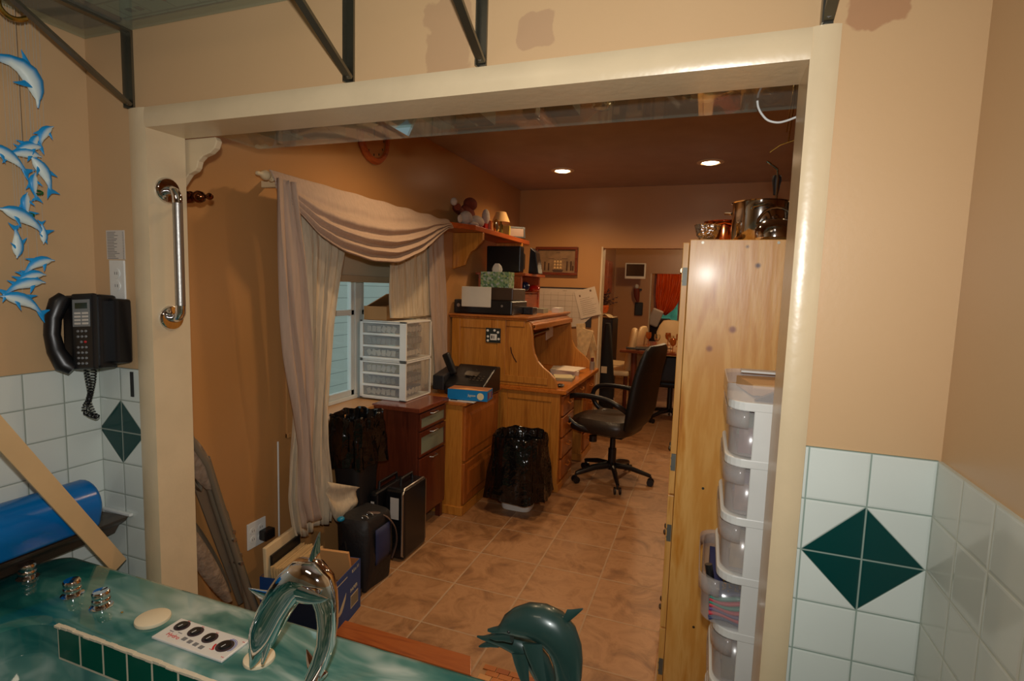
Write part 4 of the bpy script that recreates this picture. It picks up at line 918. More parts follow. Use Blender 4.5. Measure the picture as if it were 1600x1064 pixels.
fl_ = MB(); fl_.grid(lambda u, v: V(-1.70+.045*u+.012*math.sin(9*v+3*u), 2.10+.20*u*(1-.3*v), .52-.09*u - v*(.05+.14*math.sin(PI*min(1, u+.15)*.8))), 14, 12)
fl_.build('loose_corner', M_cur, cu, smooth=True, solid=.002)
cr = thing('window_curtain', 'cream curtain panel on the right of the window behind the plastic drawers', 'curtain', (-1.76, 3.15, .86))
RP = [(.80,3.16,3.50),(1.0,3.15,3.50),(1.278,3.13,3.48),(1.282,2.82,3.48),(1.40,2.80,3.47),(1.65,2.79,3.45),(1.92,2.78,3.43)]
panel('curtain_panel', RP, -1.80, .013, 8, .80, 1.915, M_cur, cr, 4, nv=70, sharp=True)
sh = panel('sheer_panel', [(.80,3.33,3.545),(1.4,3.27,3.50),(1.92,3.22,3.44)], -1.772, .008, 3, .80, 1.915, M_tail, cr, 2, 40, 40)
rod = thing('curtain_rod', 'cream wooden curtain rod with a turned finial above the window', 'curtain rod', (-1.76, 1.8, 1.93))
MB().cyl((-1.745, 1.80, 1.932), (-1.745, 3.47, 1.932), .016, 14).build('pole', M_cream, rod, smooth=True)
for y_, s in ((1.80, -1), (3.47, 1)):
    MB().lathe((-1.745, y_, 1.932), [(r, s*h) for r, h in ((.017,-.02),(.021,-.012),(.017,-.005),(.011,0),(.014,.004),(.020,.014),(.021,.024),(.015,.038),(.008,.050),(.0095,.060),(.007,.068),(0,.070))], 'y', 20).build('finial', M_cream, rod, smooth=True)
for y_ in (1.87, 3.41): MB().box(-1.85, -1.735, y_-.012, y_+.012, 1.90, 1.93).build('rod_bracket', M_cream, rod, bevel=.004)
sw = thing('window_scarf', 'pinkish taupe scarf valance draped in a deep swag over the curtain rod', 'curtain', (-1.70, 2.5, 1.6))
low = [(1.74,1.895),(1.80,1.865),(1.88,1.80),(2.0,1.705),(2.14,1.648),(2.35,1.612),(2.59,1.617),(2.87,1.70),(3.11,1.81),(3.30,1.885),(3.42,1.90)]
def swf(u, v):
    y_ = 1.775 + 1.64*u; zl = smooth_interp(low, y_)[0]; zt = 1.953 + .006*math.sin(u*40)*u
    vv = v**.9; z = zt*(1-vv)+zl*vv
    sag = math.sin(PI*min(1, max(0, u)))
    fold = .020*math.sin(vv**1.7*4.3*2*PI + 1.6*u)*sag**.6*min(1, max(0, v-.12)*2.2) + .003*noise.noise(V(u*26, v*9, 0))
    return V(-1.722 + .10*math.sin(PI*.5*vv)*(.35+.65*sag) + fold, y_, z)
MB().grid(swf, 110, 60).build('swag', M_tail, sw, smooth=True, solid=.002)
TP = [(.38,1.89,2.01),(.52,1.862,1.97),(.755,1.878,1.95),(.935,1.855,1.955),(1.17,1.809,1.955),(1.33,1.79,1.94),(1.6,1.769,1.915),(1.73,1.764,1.89),(1.92,1.762,1.86)]
panel('scarf_tail', TP, -1.672, .010, 2.5, .38, 1.915, M_tail, sw, 3, 40, 50)
tag(MB().tube([(-1.842, 1.93, .03), (-1.842, 1.93, .75)], .004, 6).build('blind_cord', M_white), 'thin pale cord hanging down the wall beside the left curtain', 'cord')

# ---------------------------------------------------------------- cherry cabinet
cb = thing('drawer_cabinet', 'dark cherry cabinet with frosted glass drawer fronts under the plastic drawers', 'cabinet', (-1.69, 2.87, 0))
MB().box(-1.84, -1.545, 2.70, 3.045, .10, .757).build('cabinet_body', M_brown, cb, bevel=.002)
MB().box(-1.845, -1.52, 2.685, 3.06, .757, .784).build('cabinet_top', wood('cherry_top', srgb(96, 44, 28), srgb(118, 58, 36), 0.22, axis='y', coat=.4), cb, bevel=.003)
for x, y_ in ((-1.565,2.715),(-1.565,3.03),(-1.825,2.715),(-1.825,3.03)): MB().box(x-.018, x+.018, y_-.015, y_+.015, .001, .10).build('leg', M_brown, cb)
M_frost = plain('frosted_glass', srgb(120, 132, 116), 0.35)
for z0, z1, g_ in ((.645,.745,1),(.485,.632,1),(.11,.472,0)):
    f_ = MB(); fx = -1.545
    if g_: f_.box(fx, fx+.016, 2.706, 2.726, z0, z1).box(fx, fx+.016, 3.02, 3.04, z0, z1).box(fx, fx+.016, 2.726, 3.02, z0, z0+.014).box(fx, fx+.016, 2.726, 3.02, z1-.03, z1)
    else: f_.box(fx, fx+.016, 2.706, 3.04, z0, z1)
    dr = f_.build('drawer_front' if g_ else 'door', M_brown, cb, bevel=.0015)
    if g_: MB().box(fx+.004, fx+.010, 2.726, 3.02, z0+.014, z1-.03).build('glass_panel', M_frost, dr)
    MB().tube([(fx+.016, 2.83, z1-.016), (fx+.035, 2.84, z1-.016), (fx+.035, 2.90, z1-.016), (fx+.016, 2.91, z1-.016)], .004, 8).build('handle', M_steel, dr, smooth=True)
# plastic drawer units
M_clr = glassy('clear_drawer', (0.90, 0.90, 0.88, 1), 0.2, 0.86)
def pdraw(label, z0, cont):
    x0, x1, y0, y1, h = -2.015, -1.685, 2.80, 3.12, .243; t = thing('plastic_drawer_unit', label, 'drawer unit', ((x0+x1)/2, (y0+y1)/2, z0), 0, '')
    fr = MB(); fr.box(x0, x0+.022, y0, y0+.012, z0, z0+h).box(x1-.045, x1, y0, y0+.012, z0, z0+h)
    for i in range(4):
        zz = z0 + .004 + i*(h-.022)/3; fr.box(x0+.022, x1-.045, y0, y0+.012, zz, zz+.014)
    fr.box(x0, x1, y0, y1, z0, z0+.008).box(x0, x1, y0, y1, z0+h-.010, z0+h).box(x0, x0+.003, y0+.012, y1, z0+.008, z0+h-.01)
    fr.box(x1-.012, x1, y1-.012, y1, z0, z0+h)
    fr.build('frame', M_white, t, bevel=.002)
    MB().box(x1-.004, x1-.001, y0+.012, y1-.012, z0+.008, z0+h-.01).build('side_panel', M_clr, t)
    for i in range(3):
        zz = z0 + .02 + i*(h-.022)/3
        MB().box(x0+.025, x1-.048, y0+.006, y0+.009, zz, zz+.056).build('drawer', M_clr, t)
        c_ = MB(); c_.box(x0+.04, x1-.05, y0+.04, y1-.05, zz, zz+random.uniform(.03, .05)); 
        for k in range(6):
            xx = x0+.05+k*.035; c_.obox((xx, y0+.03, zz+.022), .028, .006, .035, Matrix.Rotation(random.uniform(-.6,.6), 3, 'Y'), 1)
        for k in range(5): c_.obox((x1-.03, y0+.06+k*.04, zz+.025), .006, .03, .03, Matrix.Rotation(random.uniform(-.5,.5), 3, 'X'), 1)
        c_.build('drawer_contents', [plain('dc%d%d' % (int(z0*100), i), srgb(*cont[i]), .7), M_paper if i != 1 else M_key], t)
pdraw('lower white plastic unit of three clear drawers standing on the cherry cabinet', .786, ((60,74,100),(40,50,74),(150,138,84)))
pdraw('upper white plastic unit of three clear drawers, directly under the cardboard box', 1.031, ((96,90,86),(90,92,92),(110,100,96)))
kb = thing('cardboard_box', 'open brown cardboard box on top of the plastic drawers', 'box', (-1.83, 2.96, 1.276))
MB().box(-2.0, -1.835, 2.82, 2.824, 1.276, 1.36).box(-2.0, -1.835, 3.086, 3.09, 1.276, 1.36).box(-2.0, -1.996, 2.824, 3.086, 1.276, 1.36).box(-1.839, -1.835, 2.824, 3.086, 1.276, 1.36).box(-1.996, -1.839, 2.824, 3.086, 1.276, 1.279).build('box_body', M_card, kb)
MB().obox((-1.918, 2.955, 1.398), .165, .24, .004, Matrix.Rotation(-.5, 3, 'Y')).build('flap', M_card, kb)

# ---------------------------------------------------------------- oak file pedestal
op = thing('file_pedestal', 'oak two-door file pedestal between the cherry cabinet and the roll-top desk', 'cabinet', (-1.62, 3.36, 0))
MB().box(-1.83, -1.43, 3.075, 3.68, .03, .735).box(-1.84, -1.415, 3.065, 3.69, .001, .06).build('cabinet_body', M_oak, op, bevel=.003)
MB().box(-1.84, -1.40, 3.062, 3.695, .735, .757).build('cabinet_top', M_oaky, op, bevel=.003)
def raised_door(par, name, x, y0, y1, z0, z1, mt=M_oakd, dx=.018):
    d_ = MB().box(x, x+dx, y0, y1, z0, z1).build(name, mt, par, bevel=.003)
    m_ = .045
    pp = MB(); a = [(x+dx, y0+m_, z0+m_), (x+dx, y1-m_, z0+m_), (x+dx, y1-m_, z1-m_), (x+dx, y0+m_, z1-m_)]; b = [(x+dx+.007, p[1]+(.02 if i in (0,3) else -.02), p[2]+(.02 if i < 2 else -.02)) for i, p in enumerate(a)]
    pp.add(a+b, [(4,5,6,7),(0,1,5,4),(1,2,6,5),(2,3,7,6),(3,0,4,7)]); pp.build('raised_panel', mt, d_); return d_
raised_door(op, 'door', -1.43, 3.09, 3.67, .365, .722); raised_door(op, 'door', -1.43, 3.09, 3.67, .075, .345)

# fax, puzzle box, papers on the pedestal
fx = thing('fax_machine', 'black fax machine with its handset raised, behind the blue carton', 'fax machine', (-1.60, 3.28, .758))
MB().prism([(3.13,.786),(3.42,.786),(3.42,.90),(3.36,.925),(3.13,.885)], 'x', -1.74, -1.655).build('side_housing', plain('fax_dark', srgb(34, 36, 42), .4), fx, bevel=.006)
MB().prism([(3.14,.758),(3.45,.758),(3.45,.93),(3.38,.94),(3.14,.83)], 'x', -1.655, -1.36).build('fax_body', M_black, fx, bevel=.01)
MB().obox((-1.665, 3.24, .955), .055, .035, .16, Matrix.Rotation(-.45, 3, 'Y')).build('handset', M_black, fx, bevel=.012, seg=3)
MB().obox((-1.50, 3.26, .895), .10, .05, .006, Matrix.Rotation(.42, 3, 'X')).build('display', plain('fax_display', srgb(70, 62, 50), .2), fx)
for i in range(12): MB().obox((-1.49+.03*(i % 4), 3.19+.022*(i//4), .866+.010*(i//4)), .014, .01, .004, Matrix.Rotation(.42, 3, 'X')).build('key', M_dsteel, fx)
fx.location.y += .115
bb = thing('blue_carton', 'bright blue carton with a pale round emblem on a paper on the pedestal', 'box', (-1.42, 3.17, .762))
M_cy = plain('carton_blue', srgb(0, 120, 190), .45)
MB().obox((-1.42, 3.17, .80), .27, .125, .068, Matrix.Rotation(.10, 3, 'Z')).build('carton_body', M_cy, bb, bevel=.0015)
R_ = Matrix.Rotation(.10, 4, 'Z'); C_ = Matrix.Translation((-1.42, 3.17, .80)) @ R_
z_ = MB(); z_.box(-.134, .134, -.062, .062, .0342, .0350); z_.xf(C_); z_.build('carton_lid', plain('carton_top', srgb(158, 100, 62), .5), bb)
z_ = MB(); z_.prism([(-.10,-.06),(.13,-.06),(-.02,.0)], 'z', .0352, .0356); z_.xf(C_); z_.build('lid_picture', plain('carton_tri', srgb(206, 152, 98), .5), bb)
z_ = MB(); z_.cyl((.09, -.0632, -.003), (.09, -.0626, -.003), .023, 24); z_.text('Jigsaw', .022, Matrix.Translation((.032, -.063, -.0)) @ Matrix.Rotation(PI/2, 4, 'X')); z_.xf(C_); z_.build('round_emblem', plain('emblem', srgb(210, 206, 170), .5), bb)
z_ = MB()
for k, yy in enumerate((-.035, 0, .035)): z_.box(.1352, .1358, yy-.012, yy+.012, -.022, .022, k % 2)
z_.xf(C_); z_.build('end_print', [plain('ep1', srgb(120, 50, 80), .5), plain('ep2', srgb(150, 110, 60), .5)], bb)
tag(MB().obox((-1.455, 3.155, .7605), .20, .15, .005, Matrix.Rotation(.02, 3, 'Z')).build('paper_stack', M_paper), 'white papers under the bright blue carton', 'papers')
tag(MB().cyl((-1.52, 3.085, .7665), (-1.475, 3.09, .7665), .0032, 8).build('black_pen', M_black), 'short black pen on the papers in front of the blue carton', 'pen')

# ---------------------------------------------------------------- roll-top desk
dk_ = thing('roll_top_desk', 'large oak roll-top desk against the office wall', 'desk', (-1.4, 4.33, 0))
prof = [(-1.83,.775),(-1.83,1.262),(-1.235,1.262),(-1.205,1.245),(-1.188,1.21),(-1.178,1.15),(-1.172,1.08),(-1.158,1.02),(-1.130,.965),(-1.09,.925),(-1.04,.89),(-1.0,.85),(-.982,.81),(-.975,.775)]
for y0, y1 in ((3.722, 3.75), (4.905, 4.93)): MB().prism(prof, 'y', y0, y1).build('side_panel', M_oak, dk_, bevel=.004)
fr = MB(); fr.box(-1.83, -1.76, 3.712, 3.722, .80, 1.262).box(-1.45, -1.385, 3.712, 3.722, .80, 1.262).box(-1.76, -1.45, 3.712, 3.722, 1.19, 1.262).box(-1.76, -1.45, 3.712, 3.722, .80, .86).box(-1.385, -1.24, 3.712, 3.722, 1.215, 1.262).box(-1.385, -1.05, 3.712, 3.722, .80, .85)
fr.build('side_frame', M_oak, dk_, bevel=.003)
MB().box(-1.845, -1.215, 3.70, 4.95, 1.262, 1.275).box(-1.85, -1.20, 3.69, 4.96, 1.275, 1.292).build('desk_top', M_oaky, dk_, bevel=.005)
MB().box(-1.83, -1.81, 3.75, 4.905, .775, 1.262).build('back_panel', M_oakd, dk_)
tm = MB()
for i in range(5):
    tm.cyl((-1.235+.014*i, 3.752, 1.25-.002*i*i), (-1.235+.014*i, 4.903, 1.25-.002*i*i), .009, 10)
tm.build('tambour', M_oaky, dk_, smooth=True)
tmp_ = MB().box(-1.185, -1.165, 3.752, 4.903, 1.195, 1.235); tmp_.build('tambour_rail', M_oaky, dk_, bevel=.004)
MB().box(-1.845, -.905, 3.70, 4.95, .742, .775).build('writing_surface', wood('oak_surface', srgb(170, 92, 30), srgb(196, 116, 44), .22, axis='y', coat=.5), dk_, bevel=.006)
# pigeonholes
pg = MB(); 
for z in (.93, 1.08): pg.box(-1.81, -1.55, 3.75, 4.905, z, z+.01)
for i in range(9): pg.box(-1.81, -1.55, 3.80+i*.132, 3.808+i*.132, .776, 1.25)
pg.build('pigeonholes', M_oakd, dk_)
for (y0, y1) in ((3.735, 4.13), (4.53, 4.92)):
    MB().box(-1.83, -.955, y0, y1, .04, .742).box(-1.84, -.945, y0-.008, y1+.008, .001, .06).build('pedestal', M_oak, dk_, bevel=.003)
    for i in range(4):
        z0 = .09+i*.16; d_ = MB().box(-.955, -.935, y0+.03, y1-.03, z0, z0+.145).build('drawer', M_oakd, dk_, bevel=.004)
        MB().tube([(-.935, (y0+y1)/2-.045, z0+.085), (-.915, (y0+y1)/2-.035, z0+.075), (-.915, (y0+y1)/2+.035, z0+.075), (-.935, (y0+y1)/2+.045, z0+.085)], .006, 8).build('handle', M_oaky, d_, smooth=True)
d_ = MB().box(-.955, -.935, 4.16, 4.50, .64, .735).build('drawer', M_oakd, dk_, bevel=.004)
MB().tube([(-.935, 4.28, .69), (-.915, 4.29, .68), (-.915, 4.37, .68), (-.935, 4.38, .69)], .006, 8).build('handle', M_oaky, d_, smooth=True)
fp = MB()
for x0, x1 in ((-1.83,-1.77),(-1.42,-1.36),(-1.02,-.955)): fp.box(x0, x1, 3.725, 3.735, .06, .742)
for x0, x1 in ((-1.77,-1.42),(-1.36,-1.02)): fp.box(x0, x1, 3.725, 3.735, .675, .742).box(x0, x1, 3.725, 3.735, .06, .13)
fp.build('side_frame', M_oak, dk_, bevel=.003)
# sticker on the side
sk = thing('side_sticker', 'dark square sticker with white figures on the near side of the desk', 'sticker', (-1.487, 3.71, 1.09))
MB().box(-1.545, -1.425, 3.710, 3.7119, 1.085, 1.195).build('sticker_base', plain('sticker_dark', srgb(34, 44, 44), .4), sk)
z_ = MB(); z_.box(-1.508, -1.455, 3.7090, 3.7100, 1.105, 1.150)
for x, z in ((-1.53,1.175),(-1.527,1.13),(-1.527,1.10),(-1.447,1.165),(-1.44,1.115),(-1.475,1.178)): z_.ball((x, 3.7095, z), (.010, .0006, .009), 8, 6)
z_.build('sticker_figures', M_white, sk)
MB().box(-1.5, -1.49, 3.7085, 3.709, 1.115, 1.14).box(-1.482, -1.476, 3.7085, 3.709, 1.115, 1.14).build('sticker_digits', M_black, sk)
tag(MB().tube([(-1.345, 3.7185, 1.06), (-1.337, 3.7185, 1.02), (-1.32, 3.7185, .985), (-1.295, 3.7185, .95)], .004, 6).build('dark_scratch', plain('mark', srgb(60, 16, 10), .5)), 'short dark red curved mark on the near side of the desk', 'mark')
# things on the writing surface
random.seed(3)
for i, (x, y_, w, d, z0, h, a, c, lb) in enumerate(((-1.12,4.52,.24,.30,.776,.035,.2,(196,180,160),'thick stack of white papers at the far end of the desk surface'),(-1.09,4.50,.22,.28,.812,.006,-.15,(206,190,170),'loose sheet lying on the thick paper stack on the desk'),(-1.05,4.18,.17,.20,.776,.018,.1,(150,140,110),'pale magazine lying near the middle of the desk surface'),(-1.05,4.18,.15,.17,.795,.004,.35,(186,170,130),'cream card on the pale magazine on the desk'))):
    tag(MB().obox((x, y_, z0+h/2), w, d, h, Matrix.Rotation(a, 3, 'Z')).build('paper_stack', plain('dp%d' % i, srgb(*c), .7)), lb, 'papers')
tag(MB().obox((-1.22, 4.32, .787), .05, .16, .020, Matrix.Rotation(.2, 3, 'Z')).obox((-1.25, 4.16, .79), .05, .10, .026, Matrix.Rotation(-.3, 3, 'Z')).build('black_stapler', M_black, bevel=.004), 'black stapler beside the paper stack on the desk', 'stapler')
tag(MB().ball((-.985, 3.84, .786), (.03, .045, .010), 14, 8).build('computer_mouse', M_black, smooth=True), 'black oval object at the near front corner of the desk surface', 'computer mouse')
pb = MB().cyl((-.945, 4.82, .776), (-.945, 4.82, .85), .022, 14).cyl((-.945, 4.82, .85), (-.945, 4.82, .885), .014, 12, 1)
tag(pb.build('small_bottle', [plain('bottle_grey', srgb(140, 130, 120), .3), plain('bottle_red', srgb(90, 30, 20), .4)], smooth=True), 'small grey bottle with a dark cap at the far end of the desk', 'bottle')
tag(MB().obox((-1.30, 4.60, 1.14), .004, .22, .16, Matrix.Rotation(.1, 3, 'X')).build('hanging_note', M_paper), 'white note hanging inside the open roll of the desk', 'note')
tag(MB().cyl((-1.30, 4.12, 1.13), (-1.22, 4.28, 1.165), .012, 10).ball((-1.31, 4.10, 1.125), .028, 12, 8).build('desk_lamp_arm', M_dsteel, smooth=True), 'metal lamp arm glinting inside the roll-top', 'lamp arm')
tag(MB().ball((-1.5, 4.35, .965), (.05, .07, .03), 14, 8).build('purple_pouch', plain('purple', srgb(60, 44, 110), .7), smooth=True), 'small purple pouch in the pigeonholes of the desk', 'pouch')
tag(MB().box(-1.36, -1.33, 3.80, 3.86, .776, .90).build('green_card', plain('green_card', srgb(130, 150, 60), .6)), 'small green card standing inside the near end of the desk', 'card')
tag(MB().obox((-1.06, 4.985, 1.0), .11, .03, .26, Matrix.Rotation(.25, 3, 'Y')).obox((-1.10, 5.02, 1.06), .08, .04, .24, Matrix.Rotation(-.1, 3, 'Y')).obox((-.985,5.03,.88), .035, .05, .30, Matrix.Rotation(-.2, 3, 'Y')).obox((-1.0,5.06,1.02), .05, .03, .2, Matrix.Rotation(-.3, 3, 'Y')).build('paper_bundle', plain('bundle', srgb(196, 164, 116), .8, var=.25, nscale=20)), 'bundle of cream papers and bags behind the far end of the desk', 'papers')

# ---------------------------------------------------------------- on top of the desk
pt = thing('printer', 'black printer with its white tray raised on top of the roll-top desk', 'printer', (-1.62, 3.95, 1.292))
MB().box(-1.84, -1.36, 3.76, 4.12, 1.293, 1.40).build('printer_body', M_black, pt, bevel=.01)
MB().box(-1.60, -1.37, 3.80, 4.10, 1.40, 1.495).build('scanner_unit', plain('printer_brown', srgb(64, 48, 36), .4), pt, bevel=.008)
MB().box(-1.77, -1.525, 3.742, 3.756, 1.345, 1.50).build('output_tray', plain('tray_white', srgb(206, 204, 192), .4), pt, bevel=.012, seg=3)
MB().cyl((-1.80, 3.757, 1.355), (-1.80, 3.762, 1.355), .014, 14).cyl((-1.44, 3.757, 1.36), (-1.44, 3.762, 1.36), .009, 12).build('power_button', M_steel, pt)
ts = thing('tissue_box', 'green patterned tissue box with a tissue sticking up, on the printer', 'tissue box', (-1.53, 3.90, 1.5))
def speck():
    m, nt, bs = newmat('tissue_pattern'); tc = N(nt, 'ShaderNodeTexCoord'); v = N(nt, 'ShaderNodeTexVoronoi'); v.inputs['Scale'].default_value = 70; nt.links.new(tc.outputs['Object'], v.inputs[0])
    sp = N(nt, 'ShaderNodeSeparateColor'); nt.links.new(v.outputs['Color'], sp.inputs[0])
    r = ramp(nt, sp.outputs[0], [(0, srgb(60, 96, 66)), (.4, srgb(112, 150, 110)), (.7, srgb(150, 170, 110)), (1, srgb(170, 180, 190))]); nt.links.new(r.outputs[0], bs.inputs['Base Color']); bs.inputs['Roughness'].default_value = .6; return m
MB().box(-1.655, -1.42, 3.84, 3.96, 1.497, 1.618).build('box_body', speck(), ts, bevel=.002)
MB().loft([[V(-1.545+r*math.cos(a*PI/6)*1.0+.008*math.sin(a*2.1), 3.90+r*.5*math.sin(a*PI/6), z) for a in range(12)] for r, z in ((.038,1.618),(.042,1.64),(.032,1.665),(.012,1.684))]).build('tissue', M_paper, ts, smooth=True)
og = thing('desktop_hutch', 'small orange wooden hutch on the far end of the desk top', 'shelf unit', (-1.6, 4.3, 1.292))
hu = MB(); hu.box(-1.80, -1.42, 4.13, 4.16, 1.293, 1.60).box(-1.80, -1.42, 4.62, 4.65, 1.293, 1.60).box(-1.82, -1.38, 4.11, 4.67, 1.60, 1.62).box(-1.80, -1.77, 4.16, 4.62, 1.293, 1.60)
hu.box(-1.77, -1.44, 4.16, 4.62, 1.455, 1.468)
hu.build('hutch_frame', M_redwood, og, bevel=.002)
MB().box(-1.77, -1.43, 4.165, 4.615, 1.294, 1.45).build('drawer', M_redwood, og, bevel=.003)
mo = thing('computer_monitor', 'black monitor seen from its edge on top of the small wooden hutch', 'monitor', (-1.6, 4.3, 1.62))
MB().box(-1.74, -1.44, 4.15, 4.24, 1.625, 1.84).build('housing', M_black, mo, bevel=.01)
MB().prism([(4.24,1.63),(4.40,1.66),(4.40,1.79),(4.24,1.83)], 'x', -1.70, -1.48).build('rear_housing', M_black, mo, bevel=.01)
tag(MB().prism([(-1.42,1.622),(-1.33,1.622),(-1.36,1.80),(-1.41,1.84)], 'y', 4.30, 4.42).build('desk_speaker', M_black, bevel=.006), 'black slanted speaker right of the monitor on the hutch', 'speaker')
tag(MB().ball((-1.43, 4.25, 1.512), .042, 16, 10).build('blue_ball', plain('dark_blue', srgb(16, 30, 60), .15), smooth=True), 'dark blue glossy ball on the hutch shelf', 'ball')
tag(MB().ball((-1.40+.0, 4.42, 1.500), (.05, .08, .03), 14, 8).build('red_toy_car', plain('red_glossy', srgb(150, 20, 14), .12), smooth=True), 'glossy red toy beside the dark blue ball on the hutch', 'toy')
tag(MB().box(-1.40, -1.29, 4.35, 4.50, 1.293, 1.33).build('card_box', plain('greygreen', srgb(130, 130, 110), .6)), 'small grey box at the front right edge of the desk top', 'box')
tag(MB().box(-1.27, -1.21, 4.55, 4.72, 1.293, 1.335).build('photo_box', M_paper), 'small white box at the far right end of the desk top', 'box')
tag(MB().box(-1.36, -1.28, 4.02, 4.14, 1.293, 1.35).build('black_cube', M_black, bevel=.004), 'small black box right of the printer on the desk top', 'box')

# ---------------------------------------------------------------- wall shelf with ornaments
ws = thing('wall_shelf', 'long reddish wooden shelf on the office wall above the desk', 'shelf', (-1.72, 4.1, 1.9))
MB().prism([(-1.849,3.36),(-1.72,3.36),(-1.625,3.56),(-1.60,3.60),(-1.60,4.86),(-1.849,4.86)], 'z', 1.905, 1.943).build('shelf_board', M_redwood, ws, bevel=.004)
MB().prism([(-1.849,1.904),(-1.60,1.904),(-1.60,1.85),(-1.615,1.83),(-1.64,1.81),(-1.665,1.78),(-1.70,1.76),(-1.72,1.73),(-1.74,1.69),(-1.75,1.66),(-1.849,1.63)], 'y', 3.74, 3.765).build('shelf_corbel', M_oak, ws, bevel=.003)
MB().prism([(-1.849,1.904),(-1.60,1.904),(-1.60,1.85),(-1.70,1.76),(-1.75,1.66),(-1.849,1.63)], 'y', 4.64, 4.665).build('shelf_corbel', M_oak, ws, bevel=.003)
M_plw = plain('plush_white', srgb(176, 160, 146), .95, bmp=.5, bscale=120); M_plr = plain('plush_brown', srgb(110, 42, 18), .95, bmp=.5, bscale=120)
pw = thing('plush_toy', 'white plush toy lying at the near end of the reddish shelf', 'plush toy', (-1.72, 3.6, 1.945))
MB().ball((-1.69, 3.62, 1.998), (.05, .055, .05), 16, 10).build('head', M_plw, pw, smooth=True)
MB().ball((-1.675, 3.79, 1.992), (.045, .10, .045), 16, 10).build('body', M_plw, pw, smooth=True)
MB().ball((-1.66, 3.70, 1.962), (.03, .06, .018), 12, 8).build('leg', M_plw, pw, smooth=True)
MB().ball((-1.68, 3.50, 1.975), (.014, .03, .03), 12, 8).build('leg', M_plw, pw, smooth=True)
pr_ = thing('plush_toy', 'red-brown plush toy with a pale paw sitting behind the white one on the shelf', 'plush toy', (-1.77, 3.8, 1.945))
MB().ball((-1.782, 3.84, 2.04), (.05, .11, .095), 18, 12).build('body', M_plr, pr_, smooth=True)
MB().ball((-1.765, 3.86, 2.135), (.05, .075, .05), 16, 10).build('head', M_plr, pr_, smooth=True)
MB().ball((-1.70, 4.02, 2.055), (.03, .045, .065), 14, 10).build('paw', M_plw, pr_, smooth=True)
MB().tube([(-1.79, 3.75, 2.06), (-1.76, 3.60, 2.07), (-1.70, 3.50, 2.06)], [.03, .028, .025], 12).build('arm', M_plr, pr_, smooth=True)
MB().ball((-1.71, 3.46, 2.09), (.025, .028, .028), 12, 8).build('paw', M_plw, pr_, smooth=True)
tag(MB().box(-1.70, -1.66, 3.92, 3.97, 1.944, 1.995).build('red_tin', plain('bright_red', srgb(160, 16, 14), .3)), 'bright red tin between the plush toys and the brass clock', 'tin')
tag(MB().tube([(-1.68, 4.05, 1.944), (-1.68, 4.05, 2.03)], .022, 12).build('wooden_cup', M_redwood, smooth=True), 'small wooden cup left of the brass ornament on the shelf', 'cup')
bc_ = thing('brass_ornament', 'round brass ornament on the reddish shelf left of the little lamp', 'ornament', (-1.67, 4.17, 1.944))
MB().tube([V(-1.665, 4.17+.05*math.cos(a*PI/8), 2.0+.05*math.sin(a*PI/8)) for a in range(16)], .010, 8, closed=True).build('ring', M_gold, bc_, smooth=True)
MB().ball((-1.665, 4.17, 2.0), (.012, .04, .04), 14, 8).build('dial', plain('dial_dark', srgb(60, 44, 30), .3), bc_, smooth=True)
MB().box(-1.69, -1.645, 4.13, 4.22, 1.944, 1.955).build('base', M_gold, bc_)
ll = thing('table_lamp', 'tiny table lamp with a cream shade on the reddish shelf', 'lamp', (-1.69, 4.33, 1.944))
MB().lathe((-1.69, 4.33, 1.944), [(.03,0),(.03,.008),(.02,.012),(.018,.09),(.010,.095),(.008,.12)], n=20).build('lamp_base', plain('green_gold', srgb(120, 110, 50), .25, .4), ll, smooth=True)
MB().lathe((-1.69, 4.33, 2.052), [(.078,0),(.077,.002),(.042,.085),(.040,.086)], n=28, cap=False).build('lamp_shade', plain('shade_cream', srgb(214, 166, 104), .8), ll, smooth=True, solid=.002)
tag(MB().box(-1.71, -1.645, 4.42, 4.45, 1.944, 2.035).build('small_book', plain('yellow_spine', srgb(170, 150, 70), .6)), 'thin yellow book standing right of the tiny lamp', 'book')
pf = thing('framed_photo', 'small black framed picture leaning at the far end of the reddish shelf', 'picture frame', (-1.70, 4.65, 1.944))
FM = Matrix.Translation((-1.67, 4.65, 2.005)) @ Matrix.Scale(.85, 4) @ Matrix.Rotation(math.radians(38), 4, 'Z') @ Matrix.Rotation(-.18, 4, 'X')
z_ = MB().box(-.11, .11, 0, .014, -.06, -.045).box(-.11, .11, 0, .014, .045, .06).box(-.11, -.095, 0, .014, -.045, .045).box(.095, .11, 0, .014, -.045, .045); z_.xf(FM); z_.build('frame', M_black, pf)
z_ = MB().box(-.095, .095, .006, .010, -.045, .045); z_.xf(FM); z_.build('picture', plain('photo_tan', srgb(140, 104, 78), .4), pf)

# ---------------------------------------------------------------- clock, picture, calendar
ck = thing('wall_clock', 'round reddish wooden wall clock high on the office wall, partly behind the header', 'clock', (-1.85, 2.68, 2.19))
MB().lathe((-1.849, 2.68, 2.33), [(.148, 0), (.150, .012), (.140, .026), (.118, .028), (.112, .016)], 'x', 40, cap=False).build('clock_rim', M_redwood, ck, smooth=True)
MB().lathe((-1.849, 2.68, 2.33), [(.118, .003), (.118, .012), (0, .0122)], 'x', 40).build('clock_face', plain('clock_tan', srgb(170, 110, 60), .4), ck)
MB().box(-1.836, -1.834, 2.677, 2.683, 2.33, 2.42).box(-1.836, -1.834, 2.62, 2.68, 2.327, 2.333).build('clock_hands', M_black, ck)
nb = MB()
for i in range(12): nb.box(-1.8365, -1.8355, 2.68+.098*math.cos(i*PI/6)-.004, 2.68+.098*math.cos(i*PI/6)+.004, 2.33+.098*math.sin(i*PI/6)-.006, 2.33+.098*math.sin(i*PI/6)+.006)
nb.build('hour_marks', M_black, ck)
